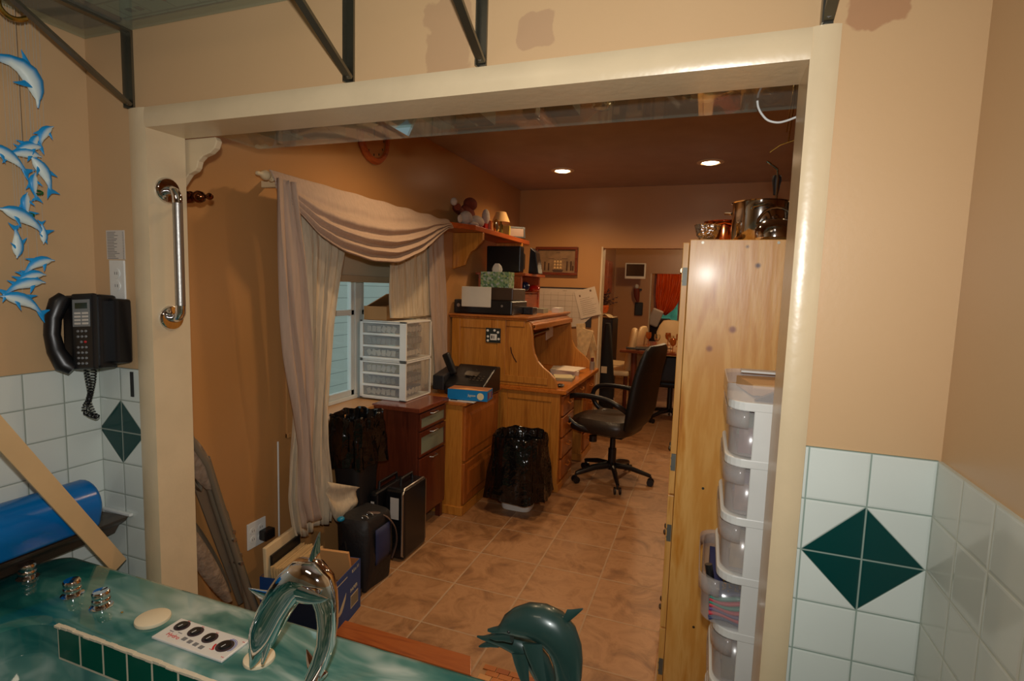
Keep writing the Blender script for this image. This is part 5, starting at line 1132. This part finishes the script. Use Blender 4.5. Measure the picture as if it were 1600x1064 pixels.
pc = thing('ship_picture', 'framed picture of a sailing ship on the far office wall', 'picture', (-1.44, 5.27, 1.64))
z_ = MB(); x0, x1, z0, z1 = -1.66, -1.22, 1.64, 1.922
for a in ((x0,x1,z0,z0+.028),(x0,x1,z1-.028,z1),(x0,x0+.028,z0+.028,z1-.028),(x1-.028,x1,z0+.028,z1-.028)): z_.box(a[0], a[1], 5.238, 5.269, a[2], a[3])
z_.build('frame', wood('frame_wood', srgb(96, 38, 16), srgb(118, 54, 26), .3, axis='x'), pc, bevel=.005)
MB().box(x0+.028, x1-.028, 5.258, 5.262, z0+.028, z1-.028).build('canvas', plain('painted_sky', srgb(128, 96, 60), .6, var=.3, nscale=12), pc)
shp = MB(); sx = -1.425
shp.prism([(sx-.06,1.695),(sx+.06,1.695),(sx+.045,1.672),(sx-.045,1.672)], 'y', 5.256, 5.2575)
for k in (-.03, 0, .03): shp.box(sx+k-.0015, sx+k+.0015, 5.256, 5.2575, 1.695, 1.80)
for k in (-.07, .07): shp.box(sx+k-.03, sx+k+.03, 5.256, 5.2575, 1.802, 1.806)
shp.text('HMS', .02, Matrix.Translation((sx, 5.257, 1.865)) @ Matrix.Rotation(PI/2, 4, 'X'))
for x in (-1.60,-1.56,-1.52,-1.33,-1.29,-1.27): shp.cyl((x, 5.2568, 1.69), (x, 5.2568, 1.69+random.uniform(.04,.12)), .008, 6)
shp.build('painted_ship', plain('ship_brown', srgb(70, 44, 26), .6), pc)
sl = MB()
for k in (-.03, 0, .03):
    for z in (1.705, 1.735, 1.765): sl.prism([(sx+k-.012,z),(sx+k+.012,z),(sx+k+.008,z+.022),(sx+k-.008,z+.022)], 'y', 5.2545, 5.256)
sl.build('painted_sails', plain('sail', srgb(200, 160, 100), .6), pc)
cal = thing('wall_planner', 'large white wall planner on the far office wall behind the desk', 'calendar', (-1.36, 5.27, 1.13))
MB().box(-1.62, -1.06, 5.258, 5.266, 1.13, 1.52).build('backing', plain('planner_back', srgb(40, 30, 26), .6), cal)
pl2 = MB(); pl2.prism([(-1.615,1.505),(-1.08,1.505),(-1.06,1.40),(-1.02,1.27),(-1.10,1.20),(-1.16,1.135),(-1.615,1.10)], 'y', 5.2555, 5.2575); pl2.build('planner_sheet', plain('planner_paper', srgb(196, 176, 150), .8), cal)
gl = MB()
for i in range(7): gl.box(-1.56+i*.075, -1.558+i*.075, 5.2545, 5.2555, 1.20, 1.47)
for i in range(5): gl.box(-1.60, -1.10, 5.2545, 5.2555, 1.22+i*.055, 1.2215+i*.055)
gl.text('MAY', .022, Matrix.Translation((-1.34, 5.255, 1.485)) @ Matrix.Rotation(PI/2, 4, 'X')); gl.build('planner_grid', plain('planner_ink', srgb(150, 128, 104), .8), cal)
nt_ = thing('pinned_letter', 'typed white letter pinned askew over the right side of the wall planner', 'paper', (-1.13, 5.25, 1.24))
LM = Matrix.Translation((-1.10, 5.248, 1.375)) @ Matrix.Rotation(-.28, 4, 'Y')
z_ = MB().box(-.105, .105, -.001, .001, -.14, .14); z_.xf(LM); z_.build('sheet', plain('letter_paper', srgb(206, 186, 160), .8), nt_)
z_ = MB()
for i in range(9): z_.box(-.075, random.uniform(.03, .08), -.0025, -.001, .05-i*.02, .052-i*.02)
z_.box(.045, .062, -.0025, -.001, .10, .12).box(-.07, -.055, -.0025, -.001, .075, .095); z_.xf(LM); z_.build('typed_lines', plain('typed_ink', srgb(120, 92, 70), .8), nt_)
# ---------------------------------------------------------------- ceiling lights
for x, y_, lb in ((-1.195, 4.446, 'round recessed ceiling light left of centre'), (-0.034, 4.398, 'round recessed ceiling light nearer the pine cabinet'), (-1.15, 2.45, 'added round ceiling light, out of view above the curtains, nearer the opening'), (-0.25, 2.45, 'added round ceiling light, out of view above the front end of the pine cabinet')):  # last two are added fittings, hidden by the header, for extra office light
    t = thing('ceiling_light', lb, 'ceiling light', (x, y_, 2.48))
    MB().lathe((x, y_, 2.489), [(.098, 0), (.098, -.004), (.07, -.010), (.062, -.004), (.062, .0)], n=36, cap=False).build('trim_ring', M_trim, t, smooth=True)
    MB().lathe((x, y_, 2.4885), [(.060, 0), (.060, -.004), (.045, -.012), (0, -.015)], n=30).build('bulb', emit('lamp_glow', (1, .74, .46, 1), 14) if 'lamp_glow' not in bpy.data.materials else bpy.data.materials['lamp_glow'], t, smooth=True)

# ---------------------------------------------------------------- office chair
oc = thing('office_chair', 'black leather swivel chair with loop arms pulled up to the roll-top desk', 'office chair', (-.625, 4.17, 0), math.radians(-13))
cx, cy = -.625, 4.17
def spider(par, cx, cy, R, a0, mt):
    for i in range(5):
        a = a0 + i*2*PI/5; dx, dy = math.cos(a), math.sin(a)
        MB().tube([V(cx+dx*.03, cy+dy*.03, .125), V(cx+dx*R*.5, cy+dy*R*.5, .115), V(cx+dx*R*.92, cy+dy*R*.92, .082), V(cx+dx*R, cy+dy*R, .075)], [(.022,.030),(.018,.025),(.014,.020),(.012,.016)], 10).build('base_arm', mt, par, smooth=True)
        w_ = MB()
        for s in (-1, 1): w_.cyl((cx+dx*R-dy*.004*s+(-dy)*.009*s, cy+dy*R+dx*.004*s+dx*.009*s, .028), (cx+dx*R-dy*.026*s, cy+dy*R+dx*.026*s, .028), .027, 16)
        w_.cyl((cx+dx*R, cy+dy*R, .04), (cx+dx*R, cy+dy*R, .075), .009, 8)
        w_.build('caster', mt, par, smooth=True)
spider(oc, cx, cy, .305, math.radians(-72+13), M_black)
MB().cyl((cx, cy, .09), (cx, cy, .26), .032, 16).cyl((cx, cy, .26), (cx, cy, .36), .022, 16).build('gas_lift', M_black, oc, smooth=True)
MB().box(cx-.12, cx+.10, cy-.07, cy+.07, .355, .40).build('tilt_mechanism', M_black, oc, bevel=.01)
MB().cyl((cx-.10, cy-.16, .335), (cx-.10, cy-.16, .38), .03, 12).build('tension_knob', M_black, oc, smooth=True)
st_ = []
for z, k in ((.40,.80),(.415,.95),(.45,1.0),(.49,.99),(.52,.90),(.532,.6)):
    st_.append([V(cx-.06 + .265*k*math.copysign(abs(math.cos(a*PI/16))**.55, math.cos(a*PI/16)), cy + .25*k*math.copysign(abs(math.sin(a*PI/16))**.55, math.sin(a*PI/16)), z - (.02 if math.cos(a*PI/16) < -.5 and z > .45 else 0)) for a in range(32)])
MB().loft(st_).build('seat', plain('seat_leather', srgb(44, 34, 26), .35, bmp=.15, bscale=60), oc, smooth=True)
bk = []
for z, x, th_, hw in ((.44,.17,.03,.18),(.50,.20,.05,.23),(.60,.225,.065,.25),(.74,.24,.065,.25),(.90,.27,.055,.245),(1.01,.30,.05,.235),(1.08,.32,.04,.215),(1.11,.33,.02,.17)):
    bk.append([V(cx + x + th_*math.cos(a*PI/16) - .02*(math.sin(a*PI/16)**2), cy + hw*math.copysign(abs(math.sin(a*PI/16))**.6, math.sin(a*PI/16)), z) for a in range(32)])
MB().loft(bk).build('backrest', M_blackm, oc, smooth=True)
for s in (-1, 1):
    yy = cy + s*.275
    MB().tube(crv([V(cx+.19, cy+s*.20, .60), V(cx+.14, yy, .66), V(cx+.02, yy, .70), V(cx-.15, yy, .705), V(cx-.27, yy, .68), V(cx-.31, yy, .61), V(cx-.28, yy, .53), V(cx-.20, yy, .47), V(cx-.10, cy+s*.22, .43)]), (.02,.016), 12).build('armrest', M_black, oc, smooth=True)

# ---------------------------------------------------------------- dining room behind the doorway
S('trim_9', MB().box(-.99, -.975, 5.262, 5.405, 0, 1.925), M_trim)
S('trim_10', MB().box(-.9, -.885, 9.29, 9.43, 0, 1.81), M_trim)
bf = thing('black_cabinet', 'tall black cabinet just past the doorway with plants on top', 'cabinet', (-1.3, 7.2, 0))
MB().box(-1.49, -1.12, 6.98, 7.4, .02, 1.13).build('cabinet_body', M_black, bf, bevel=.005)
MB().box(-1.47, -1.14, 6.965, 6.98, .05, 1.11).build('door', M_black, bf, bevel=.004)
MB().tube([(-1.16, 6.965, .6), (-1.16, 6.945, .6), (-1.16, 6.945, .8), (-1.16, 6.965, .8)], .006, 8).build('handle', M_dsteel, bf)
tag(MB().grid(lambda u, v: V(-1.48+.35*u, 7.0+.38*v, 1.142+.05*math.sin(PI*u)*(1-v*.4)+.01*math.sin(u*20)), 20, 6).build('table_runner', M_cream, smooth=True, solid=.01), 'rumpled cream cloth on top of the black cabinet', 'cloth')
pl3 = thing('potted_plant', 'dark twiggy dried plant on the black cabinet', 'plant', (-1.3, 7.2, 1.2))
MB().lathe((-1.30, 7.2, 1.205), [(.06,0),(.08,.06),(.075,.10)], n=16).build('pot', M_redwood, pl3, smooth=True)
random.seed(11); tw_ = MB()
for i in range(26):
    a, b, l = random.uniform(0, 2*PI), random.uniform(.2, 1.3), random.uniform(.12, .26); p = V(-1.30, 7.2, 1.29); d = V(math.cos(a)*math.cos(b), .6*math.sin(a)*math.cos(b), math.sin(b))
    tw_.tube([p, p+d*l*.5+V(0,0,.02), p+d*l], .004, 5)
    for k in range(3): tw_.ball(p+d*l*(.5+.2*k), (.018, .01, .008), 6, 4)
tw_.build('twigs', plain('twig_dark', srgb(60, 30, 18), .8), pl3)
tv = thing('wall_television', 'white boxy television on a wall bracket in the dining room', 'television', (-1.0, 9.0, 1.68))
MB().box(-1.26, -.93, 8.78, 8.83, 1.70, 1.955).build('bezel', plain('tv_white', srgb(216, 206, 190), .4), tv, bevel=.01)
MB().box(-1.235, -.955, 8.772, 8.781, 1.745, 1.935).build('screen', plain('tv_screen', srgb(56, 44, 40), .06), tv)
MB().prism([(8.83,1.72),(9.14,1.75),(9.14,1.90),(8.83,1.95)], 'x', -1.2, -.99).build('rear_housing', bpy.data.materials['tv_white'], tv, bevel=.01)
MB().box(-1.11, -1.08, 9.14, 9.29, 1.80, 1.83).build('wall_arm', M_black, tv)
fg = MB(); fg.ball((-1.10, 9.12, 1.585), (.035, .03, .04), 12, 8, 0); fg.tube([(-1.10, 9.12, 1.55), (-1.09, 9.12, 1.42), (-1.07, 9.14, 1.33)], [.05, .045, .02], 12, True, 1); fg.box(-1.15, -1.03, 9.20, 9.29, 1.52, 1.55, 2)
tag(fg.build('wall_figurine', [M_paper, plain('fig_red', srgb(110, 44, 30), .7), M_black], smooth=True), 'small figurine hanging below the white television', 'figurine')
tag(MB().box(-1.13, -1.0, 9.24, 9.29, 1.10, 1.32).build('hanging_bag', M_blackm, bevel=.01), 'black bag hanging on the dining room wall below the figurine', 'bag')
cd_ = thing('wall_cupboard', 'dark wooden cupboard on the left dining room wall', 'cupboard', (-1.45, 7.6, 1.35))
MB().box(-1.499, -1.40, 7.5, 8.4, 1.45, 1.95).build('cupboard_body', M_redwood, cd_, bevel=.004)
MB().box(-1.40, -1.388, 7.53, 7.94, 1.48, 1.92).build('door', M_redwood, cd_, bevel=.004)
MB().box(-1.40, -1.388, 7.96, 8.37, 1.48, 1.92).build('door', M_redwood, cd_, bevel=.004)
tb_ = thing('dining_table', 'dark polished dining table set with glasses beyond the doorway', 'table', (-.35, 6.2, 0))
tp = MB(); tp.prism([(-.84,5.76),(-.05,5.76),(.5,5.85),(.5,7.0),(-.72,7.0),(-.82,6.4)], 'z', .845, .875); tp.build('table_top', wood('mahogany', srgb(96, 42, 20), srgb(128, 62, 30), .1, axis='x', coat=.8), tb_, bevel=.004)
for x, y_ in ((-.7,5.9),(-.6,6.9),(.4,5.95),(.4,6.8)): MB().tube([(x, y_, .001), (x, y_, .845)], [.022, .035], 10).build('leg', M_brown, tb_, smooth=True)
M_lea = plain('cream_leather', srgb(206, 176, 130), .5)
def cchair(label, x, y_, rz, top=1.09):
    t = thing('dining_chair', label, 'dining chair', (x, y_, 0), rz, '')
    T = lambda mb, n, m, **k: mb.build(n, m, t, local=True, **k)
    T(MB().box(-.2, .2, -.2, .2, .56, .62), 'seat', M_lea, bevel=.02)
    rg = []
    for z, hw, d in ((.62,.16,.05),(.75,.19,.05),(.95,.185,.045),(1.04,.15,.04),(top-.01,.10,.03),(top,.04,.015)):
        rg.append([V(hw*math.cos(a*PI/10), -.19-(z-.6)*.12 + d*math.sin(a*PI/10), z) for a in range(20)])
    T(MB().loft(rg), 'backrest', M_lea, smooth=True)
    for a, b in ((-.17,-.17),(.17,-.17),(-.17,.17),(.17,.17)): T(MB().tube([(a, b, .001), (a, b, .56)], .015, 8), 'leg', M_brown)
cchair('cream high-backed chair nearest the black cabinet at the dining table', -.98, 6.10, math.radians(100))
cchair('second cream high-backed chair behind the first at the dining table', -.93, 6.62, math.radians(80))
cchair('cream high-backed chair at the far right end of the dining table', -.42, 7.5, math.radians(185), 1.12)
fcx = thing('guitar_case', 'tall dark upright case standing beside the black cabinet in the doorway', 'case', (-.9, 5.7, 0))
rg = []
for z, hw in ((.003,.10),(.1,.13),(.5,.13),(.75,.10),(.95,.07),(1.12,.045),(1.16,.03)):
    rg.append([V(-.955+hw*.75*math.cos(a*PI/10), 5.62+.07*math.sin(a*PI/10), z) for a in range(20)])
MB().loft(rg).build('case_body', plain('case_matte', srgb(14, 12, 12), .8), fcx, smooth=True)
MB().box(-.99, -.93, 5.545, 5.549, .64, .71).build('paper_label', M_cream, fcx)
random.seed(5)
for i, (x, y_) in enumerate(((-.62,6.55),(-.50,6.30),(-.40,6.62),(-.34,6.2),(-.27,6.5),(-.22,5.95),(-.30,5.85),(-.15,6.15))):
    mb = MB().lathe((x, y_, .876), [(.03,0),(.028,.003),(.004,.006),(.004,.06),(.026,.075),(.034,.11),(.03,.145),(.028,.145),(.031,.11),(.022,.078),(.0,.07)], n=16)
    tag(mb.build('wine_glass', M_crys if i % 2 else plain('amber_glass%d' % i, srgb(190, 110, 50), .08, .5), smooth=True), 'small glass glinting on the far dining table', 'glass', 'glasses on the dining table')
tag(MB().cyl((-.78, 5.84, .889), (-.64, 5.82, .889), .012, 8).obox((-.62, 6.0, .882), .16, .24, .01, Matrix.Rotation(.2, 3, 'Z')).build('place_mat', M_blackm), 'dark mat on the near corner of the dining table', 'mat')
och = thing('office_chair', 'dark swivel chair half hidden under the far dining table', 'office chair', (-.40, 6.45, 0))
spider(och, -.33, 6.45, .28, math.radians(160), M_black)
MB().cyl((-.33, 6.45, .1), (-.33, 6.45, .42), .03, 12).build('gas_lift', M_black, och)
MB().box(-.55, -.10, 6.22, 6.66, .42, .50).build('seat', M_blackm, och, bevel=.04, seg=3)
MB().box(-.52, -.14, 6.10, 6.16, .50, .80).build('backrest', M_blackm, och, bevel=.03, seg=3)
pa = thing('wall_sconce', 'glowing brass wall lamp at the edge of the doorway beside the pine cabinet', 'wall lamp', (-.32, 8.0, 1.8))
MB().ball((-.30, 7.6, 1.80), (.05, .05, .05), 14, 10).build('globe', emit('sconce_glow', (1, .8, .5, 1), 2.0), pa, smooth=True)
MB().lathe((-.30, 7.6, 1.74), [(.02,0),(.055,.02),(.055,.03)], n=16).tube([(-.30,7.6,1.85),(-.30,7.6,2.488)], .004, 6).build('fitting', M_gold, pa, smooth=True)
# living room
oct_ = thing('orange_curtain', 'orange gathered curtain over the window in the farthest room', 'curtain', (-.7, 11.9, 1.1))
panel('curtain_panel', [(1.02,-.97,-.78),(1.15,-1.0,-.62),(1.35,-1.02,-.52),(1.6,-1.02,-.42),(2.0,-1.02,-.35)], 0, .02, 9, 1.02, 2.0, plain('orange_silk', srgb(214, 84, 18), .5), oct_, 2, 80, 20)
for c in kids(oct_):
    me = c.data
    for v in me.vertices: w = v.co + oct_.location; x_, y2, z2 = w.x, w.y, w.z; v.co = V(y2, 11.9 + x_, z2) - oct_.location
MB().cyl((-1.15, 11.93, 1.99), (.15, 11.93, 1.99), .015, 10).box(-1.1, -1.08, 11.93, 12.0, 1.98, 2.0).box(.08, .10, 11.93, 12.0, 1.98, 2.0).build('curtain_rod', M_gold, oct_)
so = thing('dark_sofa', 'dark sofa with a pale cushion in the farthest room', 'sofa', (-.9, 10.6, 0))
MB().box(-1.15, -.62, 10.2, 11.0, .002, .45).build('seat', plain('sofa_dark', srgb(40, 26, 22), .8), so, bevel=.05, seg=3)
MB().box(-1.15, -.62, 10.95, 11.15, .002, .98).build('backrest', bpy.data.materials['sofa_dark'], so, bevel=.05, seg=3)
MB().box(-.66, -.52, 10.2, 11.1, .002, .92).build('armrest', bpy.data.materials['sofa_dark'], so, bevel=.04, seg=3)
tag(MB().obox((-.92, 10.85, 1.0), .22, .08, .34, Matrix.Rotation(.35, 3, 'Y')).build('white_throw', M_paper, bevel=.03), 'pale throw cushion leaning on the dark sofa', 'cushion')
cst = thing('side_table', 'small dark table in front of the farthest window', 'table', (-.45, 11.5, 0))
MB().box(-.6, -.3, 11.3, 11.7, .895, .92).build('table_top', M_brown, cst)
for x, y_ in ((-.58,11.32),(-.32,11.32),(-.58,11.68),(-.32,11.68)): MB().box(x-.015, x+.015, y_-.015, y_+.015, .001, .895).build('leg', M_brown, cst)
tag(MB().obox((-.46, 11.5, 1.035), .12, .03, .23, Matrix.Rotation(0, 3, 'X')).build('framed_photo', M_black, bevel=.004), 'dark framed photo in front of the farthest window', 'picture frame')

# ---------------------------------------------------------------- pine cabinet
KN = lambda x, y_, z: (x-.17, y_-2.3, z-.85)
M_pine = wood('pine', srgb(212, 142, 54), srgb(234, 178, 98), .36, stretch=7, coat=.08, dark=srgb(184, 108, 36), knots=[((.150,1.9,1.595),.008,srgb(90,46,20)),((.088,1.9,1.385),.011,srgb(150,84,40)),((.020,1.9,1.317),.010,srgb(158,92,44)),((.115,1.9,1.655),.004,srgb(80,40,20))])
pn = thing('pine_cabinet', 'tall pine cabinet with paired doors at the right of the office', 'cabinet', (0, 0, 0))
MB().box(-.062, .44, 1.90, 2.75, 0.001, 1.678).build('cabinet_body', M_pine, pn, bevel=.002)
M_hinge = plain('hinge_zinc', srgb(120, 120, 112), .55, .7)
M_pdr = wood('pine_door', srgb(208, 144, 62), srgb(228, 172, 94), .45, stretch=9, coat=.1)
for z0, z1 in ((.797, 1.668), (.30, .791), (.01, .294)):
    for y0, y1 in ((1.905, 2.385), (2.391, 2.745)):
        d_ = MB().box(-.084, -.0635, y0, y1, z0, z1).build('door', M_pdr, pn, bevel=.002)
        ky = y1-.03 if y0 < 2 else y0+.03
        kz = (1.54, .813+.07) if z0 > .5 else (.40,)
        MB().lathe((-.084, ky, z0+.035 if z0 > .5 else (.455 if z0 > .2 else .11)), [(.006, 0), (.005, -.012), (.012, -.018), (.013, -.024), (.008, -.029), (0, -.030)], 'x', 16).build('knob', M_dsteel, d_, smooth=True)
        if y0 < 2:
            for zz in ((1.555, .912) if z0 > .5 else ((.655,) if z0 > .2 else (.15,))): MB().box(-.080, -.065, 1.9005, 1.9045, zz-.03, zz+.03).cyl((-.078, 1.899, zz+.015), (-.078, 1.9015, zz+.015), .004, 8).cyl((-.078, 1.899, zz-.015), (-.078, 1.9015, zz-.015), .004, 8).build('hinge', M_hinge, d_)
for x, z in ((-.022,1.668),(.205,1.668),(.03,.835),(.03,.33),(.03,.08)): MB().cyl((x, 1.8985, z), (x, 1.9005, z), .0045, 10).build('screw', M_dsteel, pn)
# pots on the cabinet
M_pot = plain('pot_steel', srgb(190, 186, 180), .10, 1); M_copper = plain('copper', srgb(170, 98, 56), .12, 1)
def pot(label, name, x, y_, r, h, mt, lid=False, handles=True, z=1.680):
    t = thing(name, label, 'pot', (x, y_, z))
    MB().lathe((x, y_, z), [(r*.93, 0), (r, .012), (r, h), (r+.005, h+.003), (r-.002, h+.004), (r-.004, .012), (0, .010)], n=40).build('pot_body', mt, t, smooth=True)
    if lid:
        MB().lathe((x, y_, z+h+.005), [(r+.004, 0), (r*.9, .018), (r*.5, .034), (.02, .040), (.012, .045), (.018, .060), (.022, .068), (0, .072)], n=36).build('lid', mt, t, smooth=True)
    if handles:
        for a in (PI*.78, PI*1.5):
            dx, dy = math.cos(a), math.sin(a); p = V(x+dx*r, y_+dy*r, z+h*.8); q = V(-dy, dx, 0)
            MB().tube([p-q*.035, p-q*.03+V(dx,dy,.15)*.032, p+V(dx,dy,.25)*.042, p+q*.03+V(dx,dy,.15)*.032, p+q*.035], .005, 8).build('handle', mt, t, smooth=True)
    return t
pot('large shiny steel stockpot on top of the pine cabinet', 'stock_pot', .165, 2.15, .095, .148, M_pot, False)
pot('copper-toned pot left of the large steel stockpot', 'cooking_pot', .05, 2.42, .075, .115, M_copper, False)
ct_ = thing('kettle', 'round copper kettle with a bail handle in front of the stockpot', 'kettle', (.205, 1.985, 1.68))
MB().lathe((.20, 1.985, 1.680), [(.05, 0), (.060, .01), (.062, .04), (.050, .062), (.030, .072), (.014, .075), (.012, .082), (0, .088)], n=32).build('kettle_body', M_pot, ct_, smooth=True)
MB().tube([V(.20+.055*math.cos(a*PI/10), 1.985, 1.735+.055*math.sin(a*PI/10)) for a in range(11)], .005, 8).build('handle', M_pot, ct_, smooth=True)
bs_ = thing('foil_basket', 'silver fluted bowl at the left front corner on top of the pine cabinet', 'bowl', (-.01, 2.1, 1.68))
rg = []
for r, z in ((.022,.0135),(.034,.03),(.043,.068),(.045,.069),(.040,.062),(.02,.02)): rg.append([V(-.012+r*(1+.05*math.cos(12*a*2*PI/48))*math.cos(a*2*PI/48), 2.10+r*(1+.05*math.cos(12*a*2*PI/48))*math.sin(a*2*PI/48), 1.68+z) for a in range(48)])
MB().loft(rg).build('bowl', plain('hammered_silver', srgb(190, 186, 180), .2, 1, bmp=.8, bscale=90), bs_, smooth=True)
MB().box(-.03, .03, 2.06, 2.14, 1.680, 1.6935).build('wooden_base', M_pine, bs_)
mg = thing('metal_canister', 'tall narrow steel canister at the right end of the pine cabinet top', 'canister', (.27, 2.08, 1.68))
MB().lathe((.30, 2.13, 1.680), [(.035, 0), (.036, .31), (.030, .32), (.028, .312), (0, .31)], n=28).build('canister_body', M_pot, mg, smooth=True)
ut = thing('ladle', 'steel ladle handle with a black grip standing in the stockpot', 'ladle', (.2, 2.08, 1.80))
MB().tube([(.205, 2.08, 1.70), (.205, 2.07, 1.90), (.200, 2.06, 1.93), (.165, 2.05, 1.955)], .004, 8).build('stem', M_pot, ut, smooth=True)
MB().lathe((.205, 2.10, 1.85), [(.008,0),(.012,.03),(.016,.05),(.014,.065),(0,.07)], n=16).build('grip', M_black, ut, smooth=True)
tag(MB().tube([(.215, 1.95, 1.99), (.222, 1.95, 2.10), (.225, 1.95, 2.485)], .0022, 6).tube([(.208, 1.95, 2.02), (.222, 1.95, 2.20), (.222, 1.95, 2.485)], .0016, 6).build('brass_chain', M_gold), 'thin brass chain hanging from the ceiling above the pots', 'chain')
tag(MB().tube([(.165, 1.97, 1.965), (.195, 1.96, 1.985), (.235, 1.95, 1.995)], .0022, 6).build('wire_hook', M_gold), 'thin curved brass wire at the foot of the hanging chain', 'wire')

# ---------------------------------------------------------------- plastic drawer cart
M_tr = glassy('frosted_plastic', (0.92, 0.90, 0.89, 1), 0.2, 0.80)
def cpoly(x0, x1, y0, y1, r):
    pts = [(x1, y0), (x1, y1)]
    cxx, cyy = x0+r, y1-r
    pts += [(x0+r+r*math.cos(math.radians(a)), y1-r+r*math.sin(math.radians(a))) for a in range(90, 181, 15)]
    pts += [(x0+r+r*math.cos(math.radians(a)), y0+r+r*math.sin(math.radians(a))) for a in range(180, 271, 15)]
    return pts
kt = thing('drawer_cart', 'tall white plastic cart of clear drawers between the pine cabinet and the casing', 'drawer cart', (.25, 1.62, 0))
CX0, CX1, CY0, CY1 = .066, .42, 1.43, 1.74
zs = [1.235, 1.09, .938, .783, .632, .470, .31, .15]
MB().box(.130, .182, CY0-.002, CY0+.005, .02, 1.235).build('side_panel', M_white, kt, bevel=.003)
MB().box(.182, .42, CY0+.0, CY0+.005, .02, 1.235).build('rear_side', M_tr, kt)
for i, z in enumerate(zs):
    pts = cpoly(CX0+.004, CX1, CY0-.003, CY1+.003, .05)
    MB().prism(pts, 'z', z-.023, z).build('shelf_divider', M_white, kt, bevel=.003)
pts = cpoly(CX0, CX1, CY0-.002, CY1, .045)
tray = MB(); n = len(pts); vs = []
for z in (1.236, 1.278): vs += [(p[0], p[1], z) for p in pts]
tray.add(vs, [(i, (i+1) % n, (i+1) % n+n, i+n) for i in range(n)]); tray.build('top_tray', M_tr, kt, solid=.003)
MB().box(.11, .30, 1.69, 1.735, 1.274, 1.28).build('tray_edge', M_white, kt)
tag(MB().obox((.22, 1.60, 1.255), .22, .16, .028, Matrix.Rotation(.2, 3, 'Z')).build('cork_trivet', plain('kraft_flat', srgb(200, 160, 112), .8)), 'tan flat item lying in the top tray of the drawer cart', 'trivet')
tag(MB().prism([(.13, 1.237), (.175, 1.237), (.175, 1.262)], 'y', 1.45, 1.47).build('black_wedge', M_black), 'small black wedge poking from the top tray of the cart', 'wedge')
cols = [((120,60,60),(90,110,90)),((150,110,90),(120,90,110)),((170,140,90),(150,130,90)),None,((120,104,70),(180,150,90)),((110,90,80),(100,90,90)),((120,100,90),(90,90,90))]
for i in range(7):
    zt, zb = zs[i]-.023, (zs[i+1] if i+1 < len(zs) else 0)+.002
    pull = .04 if i == 3 else 0
    x0 = CX0+.012-pull; pts = cpoly(x0, .40-pull, CY0+.008, CY1-.006, .05); n = len(pts)
    z0_, z1_ = zb+.003, zt-.004
    mb = MB(); vs = []
    for z in (z0_, z1_): vs += [(p[0], p[1], z) for p in pts]
    mb.add(vs, [(k, (k+1) % n, (k+1) % n+n, k+n) for k in range(n)] + [tuple(range(n))[::-1]])
    dr = mb.build('drawer', M_tr if not pull else glassy('clear_plastic', (0.93, 0.92, 0.92, 1), .1, .88), kt, solid=.002, smooth=True)
    pp = cpoly(x0-.010, x0+.075, CY0-.008 if not pull else CY0-.006, CY1+.004, .05); n2 = len(pp)
    lipv = []; hgt = .038
    for z in (z1_-hgt, z1_+.006): lipv += [(p[0], p[1], z) for p in pp[1:]]
    n2 -= 1; m2 = MB(); m2.add(lipv, [(k, k+1, k+1+n2, k+n2) for k in range(n2-1)]); m2.build('drawer_handle', M_tr, dr, solid=.002, smooth=True)
    if i == 3:
        random.seed(9)
        cc = [plain('pool_red', srgb(200, 44, 60), .5), plain('pool_teal', srgb(50, 140, 120), .5), plain('pool_blue', srgb(36, 50, 100), .5), plain('pool_purple', srgb(96, 60, 120), .5), M_gold, M_black]
        order = [2, 0, 3, 0, 1, 0, 1, 2]
        for k, ci in enumerate(order):
            zz = z0_+.008+k*.0105
            MB().tube([(x0+.02+.10*u, CY0+.018, zz+.006*math.sin(u*5+k*.6)) for u in [q/8 for q in range(9)]], (.006, .006), 8).build('folded_cloth', cc[ci], dr, smooth=True)
        MB().box(x0+.02, .37, CY0+.026, CY1-.03, z0_+.002, z0_+.085).build('folded_cloth', cc[2], dr)
        gl_ = MB()
        for k in range(40): gl_.ball((x0+.05+random.random()*.07, CY0+.018+random.random()*.02, z0_+.088+random.random()*.028), random.uniform(.002,.004), 6, 4)
        gl_.build('gold_beads', M_gold, dr)
        MB().cyl((x0+.022, CY0+.04, z0_+.09), (x0+.012, CY0+.045, z1_+.022), .010, 12).build('black_marker', M_black, dr)
    else:
        c1, c2 = cols[i]
        MB().box(x0+.022, .36, CY0+.03, CY1-.04, z0_+.002, z0_+.6*(z1_-z0_)).build('drawer_contents', plain('cc%da' % i, srgb(*c1), .7, var=.4, nscale=30), dr)
        MB().obox((x0+.05, CY0+.05, z0_+.07), .05, .02, .06, Matrix.Rotation(.3, 3, 'Y')).build('drawer_contents', plain('cc%db' % i, srgb(*c2), .4, .3 if i in (0,4) else 0), dr)
